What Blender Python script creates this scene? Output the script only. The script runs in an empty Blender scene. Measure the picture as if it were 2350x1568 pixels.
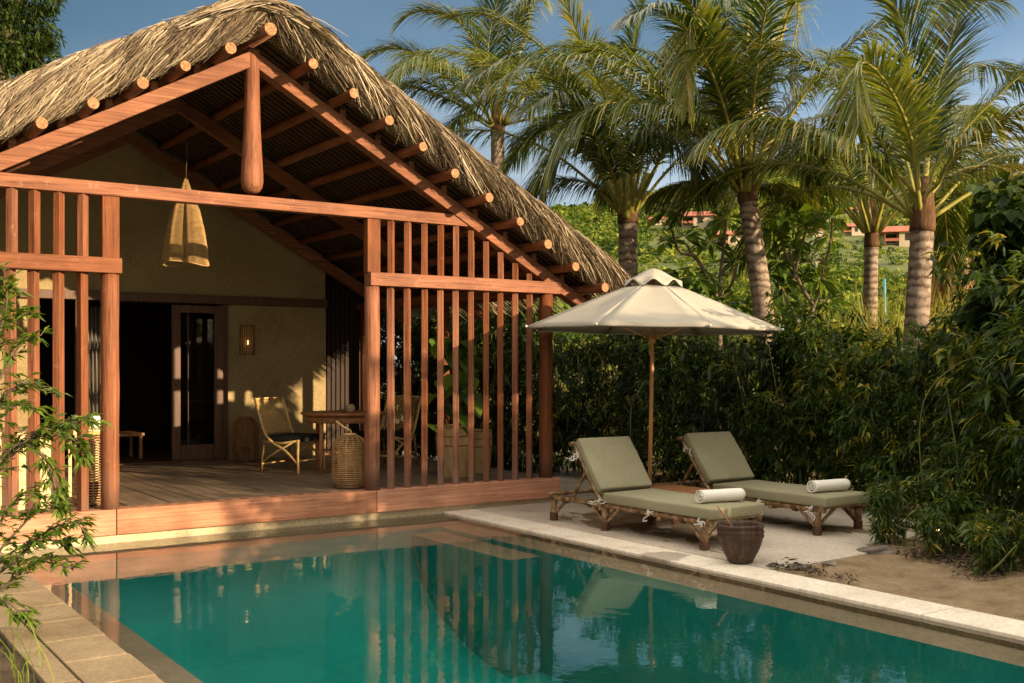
import bpy, bmesh, math, random
import numpy as np
from mathutils import Vector, Matrix

random.seed(7)
rng = np.random.default_rng(11)
scene = bpy.context.scene
COL = scene.collection
R = math.radians

# ------------------------------------------------------------------ camera geometry
F_ = 2480.0; TH = R(34.5); YH = 840.0; CX = 1175.0; CAMH = 1.6; ZD = 0.309
fw = np.array([math.sin(TH), math.cos(TH), 0.0]); rt = np.array([math.cos(TH), -math.sin(TH), 0.0]); upv = np.array([0, 0, 1.0])
_d0 = F_ * (CAMH - ZD) / (1168 - YH)
CAM = -(fw * _d0 + rt * ((252 - CX) / F_ * _d0)); CAM[2] = CAMH
def ray(x, y): return fw + rt * ((x - CX) / F_) + upv * ((YH - y) / F_)
def at(x, y, d): return CAM + ray(x, y) * d
def onz(x, y, z):
    r = ray(x, y); return CAM + r * ((z - CAMH) / r[2])

# ------------------------------------------------------------------ materials
MATS = {}
def nd(nt, t, **kw):
    n = nt.nodes.new(t)
    for k, v in kw.items():
        if k in n.inputs: n.inputs[k].default_value = v
        else: setattr(n, k, v)
    return n
def new_mat(name):
    m = bpy.data.materials.new(name); m.use_nodes = True
    nt = m.node_tree; nt.nodes.clear()
    out = nd(nt, 'ShaderNodeOutputMaterial')
    MATS[name] = m
    return m, nt, out
def ramp(nt, fac, cols):
    r = nd(nt, 'ShaderNodeValToRGB')
    els = r.color_ramp.elements
    while len(els) < len(cols): els.new(0.5)
    for e, (p, c) in zip(els, cols):
        e.position = p; e.color = (c[0], c[1], c[2], 1)
    nt.links.new(fac, r.inputs['Fac'])
    return r.outputs['Color']
def noise(nt, scale, detail=4, rough=.6, vec=None, dist=0.0):
    n = nd(nt, 'ShaderNodeTexNoise'); n.inputs['Scale'].default_value = scale
    n.inputs['Detail'].default_value = detail; n.inputs['Roughness'].default_value = rough; n.inputs['Distortion'].default_value = dist
    if vec is not None: nt.links.new(vec, n.inputs['Vector'])
    return n.outputs['Fac']
def coords(nt, scale=(1, 1, 1), rot=(0, 0, 0)):
    tc = nd(nt, 'ShaderNodeTexCoord'); mp = nd(nt, 'ShaderNodeMapping')
    mp.inputs['Scale'].default_value = scale; mp.inputs['Rotation'].default_value = rot
    nt.links.new(tc.outputs['Object'], mp.inputs['Vector'])
    return mp.outputs['Vector']
def mathn(nt, op, a, b=None, c=None):
    n = nd(nt, 'ShaderNodeMath', operation=op)
    for i, v in enumerate((a, b, c)):
        if v is None: continue
        if isinstance(v, (int, float)): n.inputs[i].default_value = v
        else: nt.links.new(v, n.inputs[i])
    return n.outputs[0]
def mixc(nt, fac, a, b, mode='MIX'):
    n = nd(nt, 'ShaderNodeMix', data_type='RGBA', blend_type=mode)
    for sock, v in ((n.inputs[0], fac), (n.inputs[6], a), (n.inputs[7], b)):
        if isinstance(v, (int, float)): sock.default_value = v
        elif isinstance(v, (tuple, list)): sock.default_value = (v[0], v[1], v[2], 1)
        else: nt.links.new(v, sock)
    return n.outputs[2]
def bump(nt, h, strength=.3, dist=.01):
    b = nd(nt, 'ShaderNodeBump'); b.inputs['Strength'].default_value = strength; b.inputs['Distance'].default_value = dist
    nt.links.new(h, b.inputs['Height']); return b.outputs['Normal']
def principled(nt, out, color, rough=.6, normal=None, metal=0, spec=.4):
    p = nd(nt, 'ShaderNodeBsdfPrincipled')
    if isinstance(color, (tuple, list)): p.inputs['Base Color'].default_value = (*color[:3], 1)
    else: nt.links.new(color, p.inputs['Base Color'])
    if isinstance(rough, (int, float)): p.inputs['Roughness'].default_value = rough
    else: nt.links.new(rough, p.inputs['Roughness'])
    p.inputs['Metallic'].default_value = metal
    p.inputs['Specular IOR Level'].default_value = spec
    if normal is not None: nt.links.new(normal, p.inputs['Normal'])
    nt.links.new(p.outputs[0], out.inputs['Surface'])
    return p
def mat_noise(name, cols, scale=(6, 6, 6), nscale=1.0, rough=.7, bstr=.25, bdist=.01, detail=5, dist=0.0, spec=.3, fine=0.0, rnd=0.0):
    """generic procedural: stretched noise into a ramp, with bump and per-object tint"""
    m, nt, out = new_mat(name)
    v = coords(nt, scale)
    f = noise(nt, nscale, detail, .62, v, dist)
    c = ramp(nt, f, cols)
    if fine:
        f2 = noise(nt, fine, 3, .7, coords(nt))
        c = mixc(nt, .55, c, ramp(nt, f2, [(.3, (.45, .45, .45)), (.7, (1.15, 1.15, 1.15))]), 'MULTIPLY')
    if rnd:
        oi = nd(nt, 'ShaderNodeObjectInfo')
        hsv = nd(nt, 'ShaderNodeHueSaturation')
        nt.links.new(mathn(nt, 'MULTIPLY_ADD', oi.outputs['Random'], rnd, 1 - rnd / 2), hsv.inputs['Value'])
        nt.links.new(c, hsv.inputs['Color']); c = hsv.outputs['Color']
    principled(nt, out, c, rough, bump(nt, f, bstr, bdist), spec=spec)
    return m
RED = [(.2, (.105, .034, .015)), (.5, (.192, .066, .026)), (.62, (.24, .088, .036)), (.85, (.33, .14, .064))]
PINK = [(.2, (.26, .105, .055)), (.5, (.40, .175, .095)), (.62, (.47, .225, .125)), (.85, (.58, .32, .195))]
def red_wood(name, sc, rot=(0, 0, 0), cols=RED, wear=.30):
    m, nt, out = new_mat(name)
    v = coords(nt, sc, rot)
    oi = nd(nt, 'ShaderNodeObjectInfo')
    off = nd(nt, 'ShaderNodeVectorMath', operation='ADD'); nt.links.new(v, off.inputs[0])
    cb = nd(nt, 'ShaderNodeCombineXYZ'); k = mathn(nt, 'MULTIPLY', oi.outputs['Random'], 57.0)
    for i in range(3): nt.links.new(k, cb.inputs[i])
    nt.links.new(cb.outputs[0], off.inputs[1]); v = off.outputs[0]
    f = noise(nt, 1.0, 6, .65, v, .6)
    big = noise(nt, 1.7, 4, .6, coords(nt))
    c = ramp(nt, f, cols)
    c = mixc(nt, .75, c, ramp(nt, big, [(.28, (.62, .58, .56)), (.5, (1, 1, 1)), (.74, (1.28, 1.24, 1.22))]), 'MULTIPLY')
    # fine checks along the grain
    ck = noise(nt, 2.4, 3, .5, v, .2); cf_ = ramp(nt, ck, [(.34, (.34, .30, .28)), (.43, (1, 1, 1))])
    c = mixc(nt, .35 if cols is PINK else .7, c, cf_, 'MULTIPLY')
    # pale chalky wear with its own blotchy shape
    w = noise(nt, 7, 7, .78, coords(nt)); wf = ramp(nt, w, [(.60, (0, 0, 0)), (.72, (1, 1, 1))])
    c = mixc(nt, mathn(nt, 'MULTIPLY', wf, wear), c, (.56, .34, .215))
    if name == 'wood_z':   # grey weathering and splash stains at the foot of the uprights
        tc = nd(nt, 'ShaderNodeTexCoord'); sp = nd(nt, 'ShaderNodeSeparateXYZ'); nt.links.new(tc.outputs['Object'], sp.inputs[0])
        sn = noise(nt, 6, 5, .7, coords(nt, (3, 3, 1)))
        hgt = mathn(nt, 'MULTIPLY_ADD', sn, .55, mathn(nt, 'MULTIPLY', sp.outputs['Z'], -1.0))
        st_ = ramp(nt, mathn(nt, 'ADD', hgt, .55), [(.10, (0, 0, 0)), (.50, (1, 1, 1))])
        c = mixc(nt, mathn(nt, 'MULTIPLY', st_, .55), c, (.135, .092, .07))
    hsv = nd(nt, 'ShaderNodeHueSaturation')
    nt.links.new(mathn(nt, 'MULTIPLY_ADD', oi.outputs['Random'], .42, .79), hsv.inputs['Value'])
    nt.links.new(mathn(nt, 'MULTIPLY_ADD', oi.outputs['Random'], -.16, 1.04), hsv.inputs['Saturation'])
    nt.links.new(c, hsv.inputs['Color'])
    principled(nt, out, hsv.outputs['Color'], .68, bump(nt, mathn(nt, 'ADD', f, ck), .6, .006), spec=.2)
    return m
red_wood('wood_x', (1.2, 34, 34)); red_wood('wood_z', (34, 34, 1.2)); red_wood('wood_y', (34, 1.2, 34))
red_wood('wood_fascia', (1.2, 34, 34), (0, 0, 0), PINK, .5)
red_wood('wood_slope_r', (1.2, 34, 34), (0, R(-29), 0)); red_wood('wood_slope_l', (1.2, 34, 34), (0, R(29), 0))

def mat_log_end():
    m, nt, out = new_mat('log_end')
    tc = nd(nt, 'ShaderNodeTexCoord')
    w = nd(nt, 'ShaderNodeTexNoise'); w.inputs['Scale'].default_value = 55; nt.links.new(tc.outputs['Object'], w.inputs['Vector'])
    c = ramp(nt, w.outputs['Fac'], [(.3, (.13, .058, .024)), (.5, (.27, .135, .056)), (.75, (.40, .235, .11))])
    principled(nt, out, c, .75)
mat_log_end()
mat_noise('deck_wood', [(.25, (.075, .052, .033)), (.5, (.175, .125, .08)), (.8, (.34, .255, .17))], (40, 1.5, 40), 1, .6, .5, .004, rnd=.0, fine=3.0)
mat_noise('dark_wood', [(.25, (.055, .026, .014)), (.5, (.095, .046, .024)), (.8, (.15, .078, .042))], (30, 30, 2), 1, .5, .3, .004)
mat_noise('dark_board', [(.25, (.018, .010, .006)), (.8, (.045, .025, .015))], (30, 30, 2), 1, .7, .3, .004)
mat_noise('plaster', [(.25, (.24, .18, .085)), (.5, (.315, .24, .12)), (.78, (.385, .30, .16))], (1.4, 1.4, 1.4), 1, .95, .25, .01, 8, fine=38)
mat_noise('cream_stone', [(.25, (.45, .37, .22)), (.5, (.55, .46, .29)), (.8, (.64, .56, .38))], (3, 3, 3), 1, .8, .2, .008, 7, fine=40)
mat_noise('pale_wood', [(.25, (.50, .34, .17)), (.5, (.62, .44, .23)), (.8, (.72, .54, .32))], (2, 30, 30), 1, .5, .15, .003)
mat_noise('teak', [(.25, (.20, .085, .034)), (.5, (.32, .145, .06)), (.8, (.44, .22, .10))], (2, 30, 30), 1, .45, .2, .003)
mat_noise('pole_wood', [(.25, (.36, .17, .07)), (.5, (.48, .25, .11)), (.8, (.58, .34, .17))], (40, 40, 2), 1, .4, .15, .002)
mat_noise('rattan', [(.25, (.42, .25, .085)), (.5, (.58, .38, .15)), (.8, (.70, .50, .24))], (20, 20, 6), 1, .5, .2, .003)
mat_noise('brown_rattan', [(.25, (.24, .13, .05)), (.5, (.36, .21, .085)), (.8, (.48, .30, .14))], (20, 20, 6), 1, .5, .2, .003)
mat_noise('dark_rattan', [(.25, (.14, .062, .024)), (.5, (.24, .12, .05)), (.8, (.36, .2, .09))], (20, 20, 6), 1, .55, .2, .003)
mat_noise('basket_weave', [(.25, (.30, .19, .08)), (.5, (.44, .30, .14)), (.8, (.56, .42, .23))], (25, 25, 8), 1, .65, .3, .003)
mat_noise('net_fibre', [(.25, (.22, .135, .05)), (.5, (.31, .20, .08)), (.8, (.41, .28, .13))], (12, 12, 30), 1, .9, .2, .003)
mat_noise('black_fabric', [(.3, (.012, .012, .013)), (.7, (.025, .024, .024))], (60, 60, 60), 1, .95, .3, .002)
mat_noise('sage_fabric', [(.25, (.24, .222, .135)), (.5, (.283, .265, .165)), (.8, (.33, .31, .20))], (2.2, 2.2, 2.2), 1, .95, .3, .006, 6, fine=120)
mat_noise('tie_cord', [(.3, (.5, .48, .42)), (.7, (.68, .66, .6))], (40, 40, 40), 1, .9)
mat_noise('sand', [(.25, (.11, .07, .036)), (.45, (.215, .15, .082)), (.78, (.32, .24, .145))], (3.2, 3.2, 3.2), 1, .95, .9, .05, 9, fine=26)
mat_noise('far_ground', [(.25, (.10, .11, .03)), (.5, (.2, .17, .07)), (.78, (.34, .27, .14))], (.35, .35, .35), 1, .95, .4, .05, 8)
mat_noise('hill_ground', [(.25, (.035, .05, .012)), (.5, (.085, .105, .025)), (.78, (.2, .17, .07))], (.12, .12, .12), 1, .95, .4, .05, 8)
mat_noise('terrace_stone', [(.28, (.33, .275, .21)), (.5, (.48, .415, .33)), (.75, (.56, .495, .405))], (1.1, 1.1, 1.1), 1, .8, .15, .006, 8, fine=30)
def mat_coping():
    m, nt, out = new_mat('coping_stone')
    f = noise(nt, 1.0, 8, .62, coords(nt, (2.6, 2.6, 2.6))); f2 = noise(nt, 34, 3, .7, coords(nt))
    c = ramp(nt, f, [(.2, (.50, .425, .32)), (.5, (.67, .595, .475)), (.8, (.76, .69, .57))])
    c = mixc(nt, .5, c, ramp(nt, f2, [(.3, (.5, .5, .5)), (.7, (1.15, 1.15, 1.15))]), 'MULTIPLY')
    tc = nd(nt, 'ShaderNodeTexCoord'); mp = nd(nt, 'ShaderNodeMapping'); mp.inputs['Location'].default_value = (-3.62 * 2.2, 3.42 * 2.4, 0); mp.inputs['Scale'].default_value = (2.2, 2.4, 0)
    nt.links.new(tc.outputs['Object'], mp.inputs['Vector'])
    ln = nd(nt, 'ShaderNodeVectorMath', operation='LENGTH'); nt.links.new(mp.outputs['Vector'], ln.inputs[0])
    w = mathn(nt, 'MULTIPLY_ADD', noise(nt, 5, 5, .6, coords(nt)), .9, ln.outputs['Value'])
    wet = ramp(nt, w, [(.82, (1, 1, 1)), (.95, (0, 0, 0))])
    c = mixc(nt, mathn(nt, 'MULTIPLY', wet, .62), c, (.16, .12, .085))
    principled(nt, out, c, .72, bump(nt, f, .2, .006), spec=.3)
mat_coping()
mat_noise('coping_warm', [(.2, (.175, .125, .068)), (.5, (.25, .185, .105)), (.8, (.33, .255, .155))], (2.6, 2.6, 2.6), 1, .8, .2, .006, 8, fine=34)
mat_noise('rock', [(.25, (.07, .06, .05)), (.5, (.15, .125, .10)), (.8, (.28, .235, .18))], (4, 4, 4), 1, .9, .8, .05, 8)
mat_noise('debris', [(.3, (.02, .012, .007)), (.7, (.075, .05, .028))], (9, 9, 9), 1, .95)
mat_noise('bucket_wood', [(.25, (.022, .012, .008)), (.5, (.055, .031, .02)), (.82, (.13, .085, .058))], (30, 30, 3), 1, .55, .8, .01, 7)
mat_noise('bark', [(.3, (.06, .045, .03)), (.7, (.15, .115, .08))], (14, 14, 4), 1, .9, .6, .02)
mat_noise('grey_bark', [(.3, (.09, .07, .05)), (.7, (.20, .16, .115))], (14, 14, 4), 1, .9, .6, .02)
mat_noise('stem_green', [(.3, (.07, .085, .02)), (.7, (.16, .17, .05))], (14, 14, 2), 1, .6)
mat_noise('ledge_stone', [(.25, (.19, .135, .078)), (.5, (.25, .185, .112)), (.8, (.31, .235, .15))], (2, 2, 2), 1, .7, .1, .005, 7, fine=30)
mat_noise('villa_wall', [(.3, (.42, .35, .25)), (.7, (.52, .44, .32))], (.4, .4, .4), 1, .9)
mat_noise('villa_roof', [(.3, (.27, .085, .05)), (.7, (.40, .15, .09))], (1.2, .25, 1.2), 1, .85)
mat_noise('dark_opening', [(.3, (.02, .015, .012)), (.7, (.035, .027, .02))], (1, 1, 1), 1, .7)
mat_noise('path_metal', [(.3, (.03, .03, .03)), (.7, (.05, .05, .05))], (8, 8, 8), 1, .5)
mat_noise('blue_paint', [(.3, (.05, .22, .32)), (.7, (.08, .3, .4))], (2, 2, 2), 1, .5)
mat_noise('wire', [(.3, (.30, .24, .15)), (.7, (.42, .35, .23))], (9, 9, 9), 1, .6)
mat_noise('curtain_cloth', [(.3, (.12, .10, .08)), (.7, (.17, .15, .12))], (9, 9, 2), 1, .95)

def mat_bamboo():
    m, nt, out = new_mat('bamboo_pole')
    f = noise(nt, 1.0, 6, .7, coords(nt, (16, 16, 16)))
    c = ramp(nt, f, [(.3, (.045, .022, .010)), (.47, (.15, .085, .036)), (.6, (.33, .215, .10)), (.8, (.44, .31, .16))])
    principled(nt, out, c, .38, bump(nt, f, .3, .004), spec=.5)
mat_bamboo()
def mat_towel(name, a, b):
    m, nt, out = new_mat(name)
    f = noise(nt, 160, 3, .7, coords(nt))
    c = ramp(nt, f, [(.3, a), (.7, b)])
    p = principled(nt, out, c, 1.0, bump(nt, f, .6, .004), spec=.1)
mat_towel('towel', (.66, .63, .55), (.80, .78, .70))
def mat_canvas():
    m, nt, out = new_mat('canvas')
    f = noise(nt, 2.5, 6, .65, coords(nt)); f2 = noise(nt, 90, 2, .7, coords(nt))
    c = ramp(nt, f, [(.3, (.335, .312, .258)), (.7, (.39, .368, .308))])
    p = nd(nt, 'ShaderNodeBsdfPrincipled'); nt.links.new(c, p.inputs['Base Color']); p.inputs['Roughness'].default_value = .95
    p.inputs['Specular IOR Level'].default_value = .1
    nt.links.new(bump(nt, f2, .2, .002), p.inputs['Normal'])
    t = nd(nt, 'ShaderNodeBsdfTranslucent'); t.inputs['Color'].default_value = (.42, .38, .28, 1)
    mx = nd(nt, 'ShaderNodeMixShader'); mx.inputs[0].default_value = .10
    nt.links.new(p.outputs[0], mx.inputs[1]); nt.links.new(t.outputs[0], mx.inputs[2]); nt.links.new(mx.outputs[0], out.inputs['Surface'])
mat_canvas()
def mat_leaf(name, cols, trans=.35, rough=.45, spec=.35):
    """leaf colour varies from leaf to leaf (attribute tone), light comes through it"""
    m, nt, out = new_mat(name)
    a = nd(nt, 'ShaderNodeAttribute'); a.attribute_name = 'tone'
    c = ramp(nt, a.outputs['Fac'], cols)
    p = nd(nt, 'ShaderNodeBsdfPrincipled'); nt.links.new(c, p.inputs['Base Color'])
    p.inputs['Roughness'].default_value = rough; p.inputs['Specular IOR Level'].default_value = spec
    t = nd(nt, 'ShaderNodeBsdfTranslucent')
    nt.links.new(mixc(nt, 1.0, c, (1.5, 1.35, .5), 'MULTIPLY'), t.inputs['Color'])
    mx = nd(nt, 'ShaderNodeMixShader'); mx.inputs[0].default_value = trans
    nt.links.new(p.outputs[0], mx.inputs[1]); nt.links.new(t.outputs[0], mx.inputs[2]); nt.links.new(mx.outputs[0], out.inputs['Surface'])
    return m
mat_leaf('palm_leaf', [(0, (.012, .028, .006)), (.42, (.038, .070, .010)), (.75, (.13, .17, .021)), (.92, (.26, .27, .055)), (1, (.34, .27, .12))], .28, .36, .5)
mat_leaf('palm_leaf_gold', [(0, (.075, .115, .015)), (.5, (.15, .19, .026)), (.85, (.27, .29, .06)), (1, (.36, .29, .13))], .3, .36, .5)
mat_leaf('dry_frond', [(0, (.12, .075, .028)), (.5, (.27, .18, .075)), (1, (.44, .33, .16))], .25, .7, .2)
mat_leaf('hedge_leaf', [(0, (.010, .022, .005)), (.5, (.026, .048, .008)), (.85, (.062, .095, .013)), (1, (.19, .19, .03))], .3, .5, .3)
mat_leaf('bush_leaf', [(0, (.014, .032, .006)), (.5, (.042, .08, .010)), (.85, (.10, .155, .018)), (1, (.27, .24, .035))], .35, .5, .3)
mat_leaf('vine_leaf', [(0, (.035, .08, .009)), (.5, (.09, .155, .016)), (.9, (.18, .25, .03)), (1, (.28, .24, .05))], .4, .45, .3)
mat_leaf('broad_leaf', [(0, (.035, .075, .012)), (.5, (.085, .165, .022)), (1, (.22, .31, .045))], .35, .3, .7)
mat_leaf('dark_leaf', [(0, (.014, .028, .006)), (.6, (.036, .064, .011)), (1, (.09, .13, .02))], .25, .6, .15)
mat_leaf('grass_gold', [(0, (.14, .17, .025)), (.5, (.26, .27, .045)), (1, (.45, .36, .15))], .4, .6, .2)
mat_leaf('hill_leaf', [(0, (.016, .036, .008)), (.35, (.060, .105, .017)), (.7, (.15, .20, .03)), (1, (.30, .30, .06))], .25, .8, .1)
mat_leaf('thatch', [(0, (.042, .031, .022)), (.35, (.14, .105, .069)), (.7, (.315, .25, .167)), (1, (.55, .47, .345))], .12, .75, .15)
mat_leaf('flower', [(0, (.75, .72, .6)), (1, (.82, .8, .72))], .3, .6, .2)

def mat_trunk():
    m, nt, out = new_mat('palm_trunk')
    tc = nd(nt, 'ShaderNodeTexCoord'); sep = nd(nt, 'ShaderNodeSeparateXYZ'); nt.links.new(tc.outputs['Object'], sep.inputs[0])
    n1 = noise(nt, 2.6, 5, .65, coords(nt))
    z = mathn(nt, 'MULTIPLY_ADD', n1, .26, sep.outputs['Z'])
    fr = mathn(nt, 'FRACT', mathn(nt, 'MULTIPLY', z, 9.0))
    ring = ramp(nt, fr, [(0, (.10, .075, .06)), (.14, (.5, .44, .39)), (.5, (1.1, 1.1, 1.1)), (.80, (.85, .8, .75)), (1, (.12, .09, .07))])
    n2 = noise(nt, 7, 7, .75, coords(nt, (1, 1, .9)))
    base = ramp(nt, n2, [(.3, (.085, .063, .05)), (.48, (.28, .225, .185)), (.75, (.48, .41, .35))])
    n3 = noise(nt, 1.8, 4, .7, coords(nt))
    ring = mixc(nt, ramp(nt, n3, [(.35, (.25, .25, .25)), (.6, (.9, .9, .9))]), (.8, .78, .76), ring)
    c = mixc(nt, 1.0, base, ring, 'MULTIPLY')
    principled(nt, out, c, .9, bump(nt, mathn(nt, 'ADD', fr, n2), .5, .02), spec=.15)
mat_trunk()
mat_noise('petiole', [(.3, (.15, .15, .026)), (.7, (.29, .26, .05))], (14, 14, 3), 1, .45, .15, .003)
mat_noise('palm_fibre', [(.3, (.04, .02, .010)), (.7, (.15, .078, .035))], (20, 20, 5), 1, .9, .6, .02)

def mat_pool():
    m, nt, out = new_mat('pool_tile')
    f = noise(nt, 1.3, 4, .6, coords(nt))
    c = ramp(nt, f, [(.3, (.022, .235, .205)), (.7, (.034, .325, .285))])
    br = nd(nt, 'ShaderNodeTexBrick'); br.inputs['Scale'].default_value = 9.0
    br.inputs['Color1'].default_value = (1, 1, 1, 1); br.inputs['Color2'].default_value = (.9, .95, .95, 1); br.inputs['Mortar'].default_value = (.8, .85, .85, 1)
    br.inputs['Mortar Size'].default_value = .012; br.offset = 0
    nt.links.new(coords(nt), br.inputs['Vector'])
    c = mixc(nt, 1.0, c, br.outputs['Color'], 'MULTIPLY')
    principled(nt, out, c, .5)
mat_pool()
def mat_water():
    m, nt, out = new_mat('pool_water')
    v = coords(nt)
    n1 = noise(nt, 1.6, 3, .5, v, .4); n2 = noise(nt, 11, 3, .55, v, .5)
    h = mathn(nt, 'ADD', mathn(nt, 'MULTIPLY', n1, 1.0), mathn(nt, 'MULTIPLY', n2, .16))
    nrm = bump(nt, h, .05, .06)
    fr = nd(nt, 'ShaderNodeFresnel'); fr.inputs['IOR'].default_value = 1.42; nt.links.new(nrm, fr.inputs['Normal'])
    t = nd(nt, 'ShaderNodeBsdfTransparent'); t.inputs['Color'].default_value = (1, 1, 1, 1)
    g = nd(nt, 'ShaderNodeBsdfGlossy'); g.inputs['Roughness'].default_value = .0; g.inputs['Color'].default_value = (1, 1, 1, 1)
    nt.links.new(nrm, g.inputs['Normal'])
    mx = nd(nt, 'ShaderNodeMixShader'); nt.links.new(fr.outputs[0], mx.inputs[0])
    nt.links.new(t.outputs[0], mx.inputs[1]); nt.links.new(g.outputs[0], mx.inputs[2]); nt.links.new(mx.outputs[0], out.inputs['Surface'])
    va = nd(nt, 'ShaderNodeVolumeAbsorption'); va.inputs['Color'].default_value = (.18, .90, .84, 1); va.inputs['Density'].default_value = .34
    nt.links.new(va.outputs[0], out.inputs['Volume'])
mat_water()
def mat_glass(name='glass'):
    m, nt, out = new_mat(name)
    fr = nd(nt, 'ShaderNodeFresnel'); fr.inputs['IOR'].default_value = 1.5
    t = nd(nt, 'ShaderNodeBsdfTransparent'); t.inputs['Color'].default_value = (.85, .88, .86, 1)
    g = nd(nt, 'ShaderNodeBsdfGlossy'); g.inputs['Roughness'].default_value = .02
    mx = nd(nt, 'ShaderNodeMixShader'); nt.links.new(fr.outputs[0], mx.inputs[0])
    nt.links.new(t.outputs[0], mx.inputs[1]); nt.links.new(g.outputs[0], mx.inputs[2]); nt.links.new(mx.outputs[0], out.inputs['Surface'])
mat_glass()
def mat_emit(name, col, s):
    m, nt, out = new_mat(name)
    e = nd(nt, 'ShaderNodeEmission'); e.inputs['Color'].default_value = (*col, 1); e.inputs['Strength'].default_value = s
    nt.links.new(e.outputs[0], out.inputs['Surface'])
mat_emit('lamp_warm', (1, .55, .2), 6); mat_emit('lamp_white', (.9, 1, .9), 1.4); mat_emit('bulb_warm', (1, .6, .28), 1.0)

# ------------------------------------------------------------------ object helpers
def tag(o, label=None, cat=None, group=None, kind=None):
    if label: o['label'] = label
    if cat: o['category'] = cat
    if group: o['group'] = group
    if kind: o['kind'] = kind
    return o
def empty(name, loc=(0, 0, 0), label=None, cat=None, group=None, rz=0):
    o = bpy.data.objects.new(name, None); COL.objects.link(o)
    o.location = Vector(loc); o.rotation_euler = (0, 0, rz); o.empty_display_size = .2
    return tag(o, label, cat, group)
def link(name, me, mats, parent=None, world=False):
    o = bpy.data.objects.new(name, me); COL.objects.link(o)
    for mm in (mats if isinstance(mats, (list, tuple)) else [mats]): me.materials.append(MATS[mm])
    if parent is not None: o.parent = parent
    return o
class MB:
    """collects shapes into one mesh; coordinates are shifted by -org when built"""
    def __init__(s, org=(0, 0, 0)):
        s.v = []; s.f = []; s.m = []; s.sm = []; s.org = np.array(org, float); s.cm = 0
    def add(s, vs, fs, smooth=False):
        b = len(s.v); s.v += [tuple(p) for p in vs]
        for f in fs: s.f.append([i + b for i in f]); s.m.append(s.cm); s.sm.append(smooth)
    def box(s, lo, hi, M=None, bev=0.0):
        (x0, y0, z0), (x1, y1, z1) = lo, hi
        if bev > 0:
            b = bev; vs = []; fs = []
            bm = bmesh.new(); bmesh.ops.create_cube(bm, size=1)
            for v in bm.verts:
                v.co = Vector(((x0 + x1) / 2 + v.co.x * (x1 - x0), (y0 + y1) / 2 + v.co.y * (y1 - y0), (z0 + z1) / 2 + v.co.z * (z1 - z0)))
            bmesh.ops.bevel(bm, geom=bm.edges[:] , offset=b, segments=2, profile=.6, affect='EDGES')
            bm.verts.index_update()
            vs = [tuple((M @ v.co) if M else v.co) for v in bm.verts]; fs = [[v.index for v in f.verts] for f in bm.faces]
            bm.free(); s.add(vs, fs); return
        vs = [(x0, y0, z0), (x1, y0, z0), (x1, y1, z0), (x0, y1, z0), (x0, y0, z1), (x1, y0, z1), (x1, y1, z1), (x0, y1, z1)]
        if M: vs = [tuple(M @ Vector(p)) for p in vs]
        s.add(vs, [(0, 3, 2, 1), (4, 5, 6, 7), (0, 1, 5, 4), (1, 2, 6, 5), (2, 3, 7, 6), (3, 0, 4, 7)])
    def prism(s, poly, y0, y1, axis='y'):
        """polygon in (x,z) extruded in y, or (x,y) extruded in z"""
        n = len(poly)
        if axis == 'y': a = [(p[0], y0, p[1]) for p in poly]; b = [(p[0], y1, p[1]) for p in poly]
        elif axis == 'z': a = [(p[0], p[1], y0) for p in poly]; b = [(p[0], p[1], y1) for p in poly]
        else: a = [(y0, p[0], p[1]) for p in poly]; b = [(y1, p[0], p[1]) for p in poly]
        fs = [tuple(range(n)), tuple(range(2 * n - 1, n - 1, -1))] + [((i + 1) % n, i, i + n, (i + 1) % n + n) for i in range(n)]
        s.add(a + b, fs)
    def tube(s, pts, rad, n=8, caps=True, smooth=True, closed=False, capmat=None):
        pts = [np.array(p, float) for p in pts]; m = len(pts)
        if not hasattr(rad, '__len__'): rad = [rad] * m
        vs = []; prev = None
        for i, p in enumerate(pts):
            a = pts[(i + 1) % m] if (closed or i < m - 1) else p; b = pts[i - 1] if (closed or i > 0) else p
            t = a - b; t = t / (np.linalg.norm(t) + 1e-9)
            if prev is None:
                ref = np.array([0, 0, 1.]) if abs(t[2]) < .9 else np.array([1., 0, 0])
                u = np.cross(t, ref)
            else: u = prev - t * (prev @ t)
            u /= (np.linalg.norm(u) + 1e-9); w = np.cross(t, u); prev = u
            for k in range(n):
                an = 2 * math.pi * k / n
                vs.append(p + rad[i] * (u * math.cos(an) + w * math.sin(an)))
        fs = []
        for i in range(m if closed else m - 1):
            j = (i + 1) % m
            for k in range(n): fs.append((i * n + k, i * n + (k + 1) % n, j * n + (k + 1) % n, j * n + k))
        s.add(vs, fs, smooth)
        if caps and not closed:
            b = len(s.v) - m * n
            keep = s.cm
            s.f.append([b + k for k in range(n - 1, -1, -1)]); s.m.append(capmat if capmat is not None else keep); s.sm.append(False)
            s.f.append([b + (m - 1) * n + k for k in range(n)]); s.m.append(keep); s.sm.append(False)
    def lathe(s, prof, c=(0, 0, 0), n=24, smooth=True, ax=None):
        vs = []; m = len(prof)
        for (r, z) in prof:
            for k in range(n):
                a = 2 * math.pi * k / n; vs.append((c[0] + r * math.cos(a), c[1] + r * math.sin(a), c[2] + z))
        if ax is not None: vs = [tuple(ax @ Vector(v)) for v in vs]
        fs = [(i * n + k, i * n + (k + 1) % n, (i + 1) * n + (k + 1) % n, (i + 1) * n + k) for i in range(m - 1) for k in range(n)]
        s.add(vs, fs, smooth)
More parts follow.
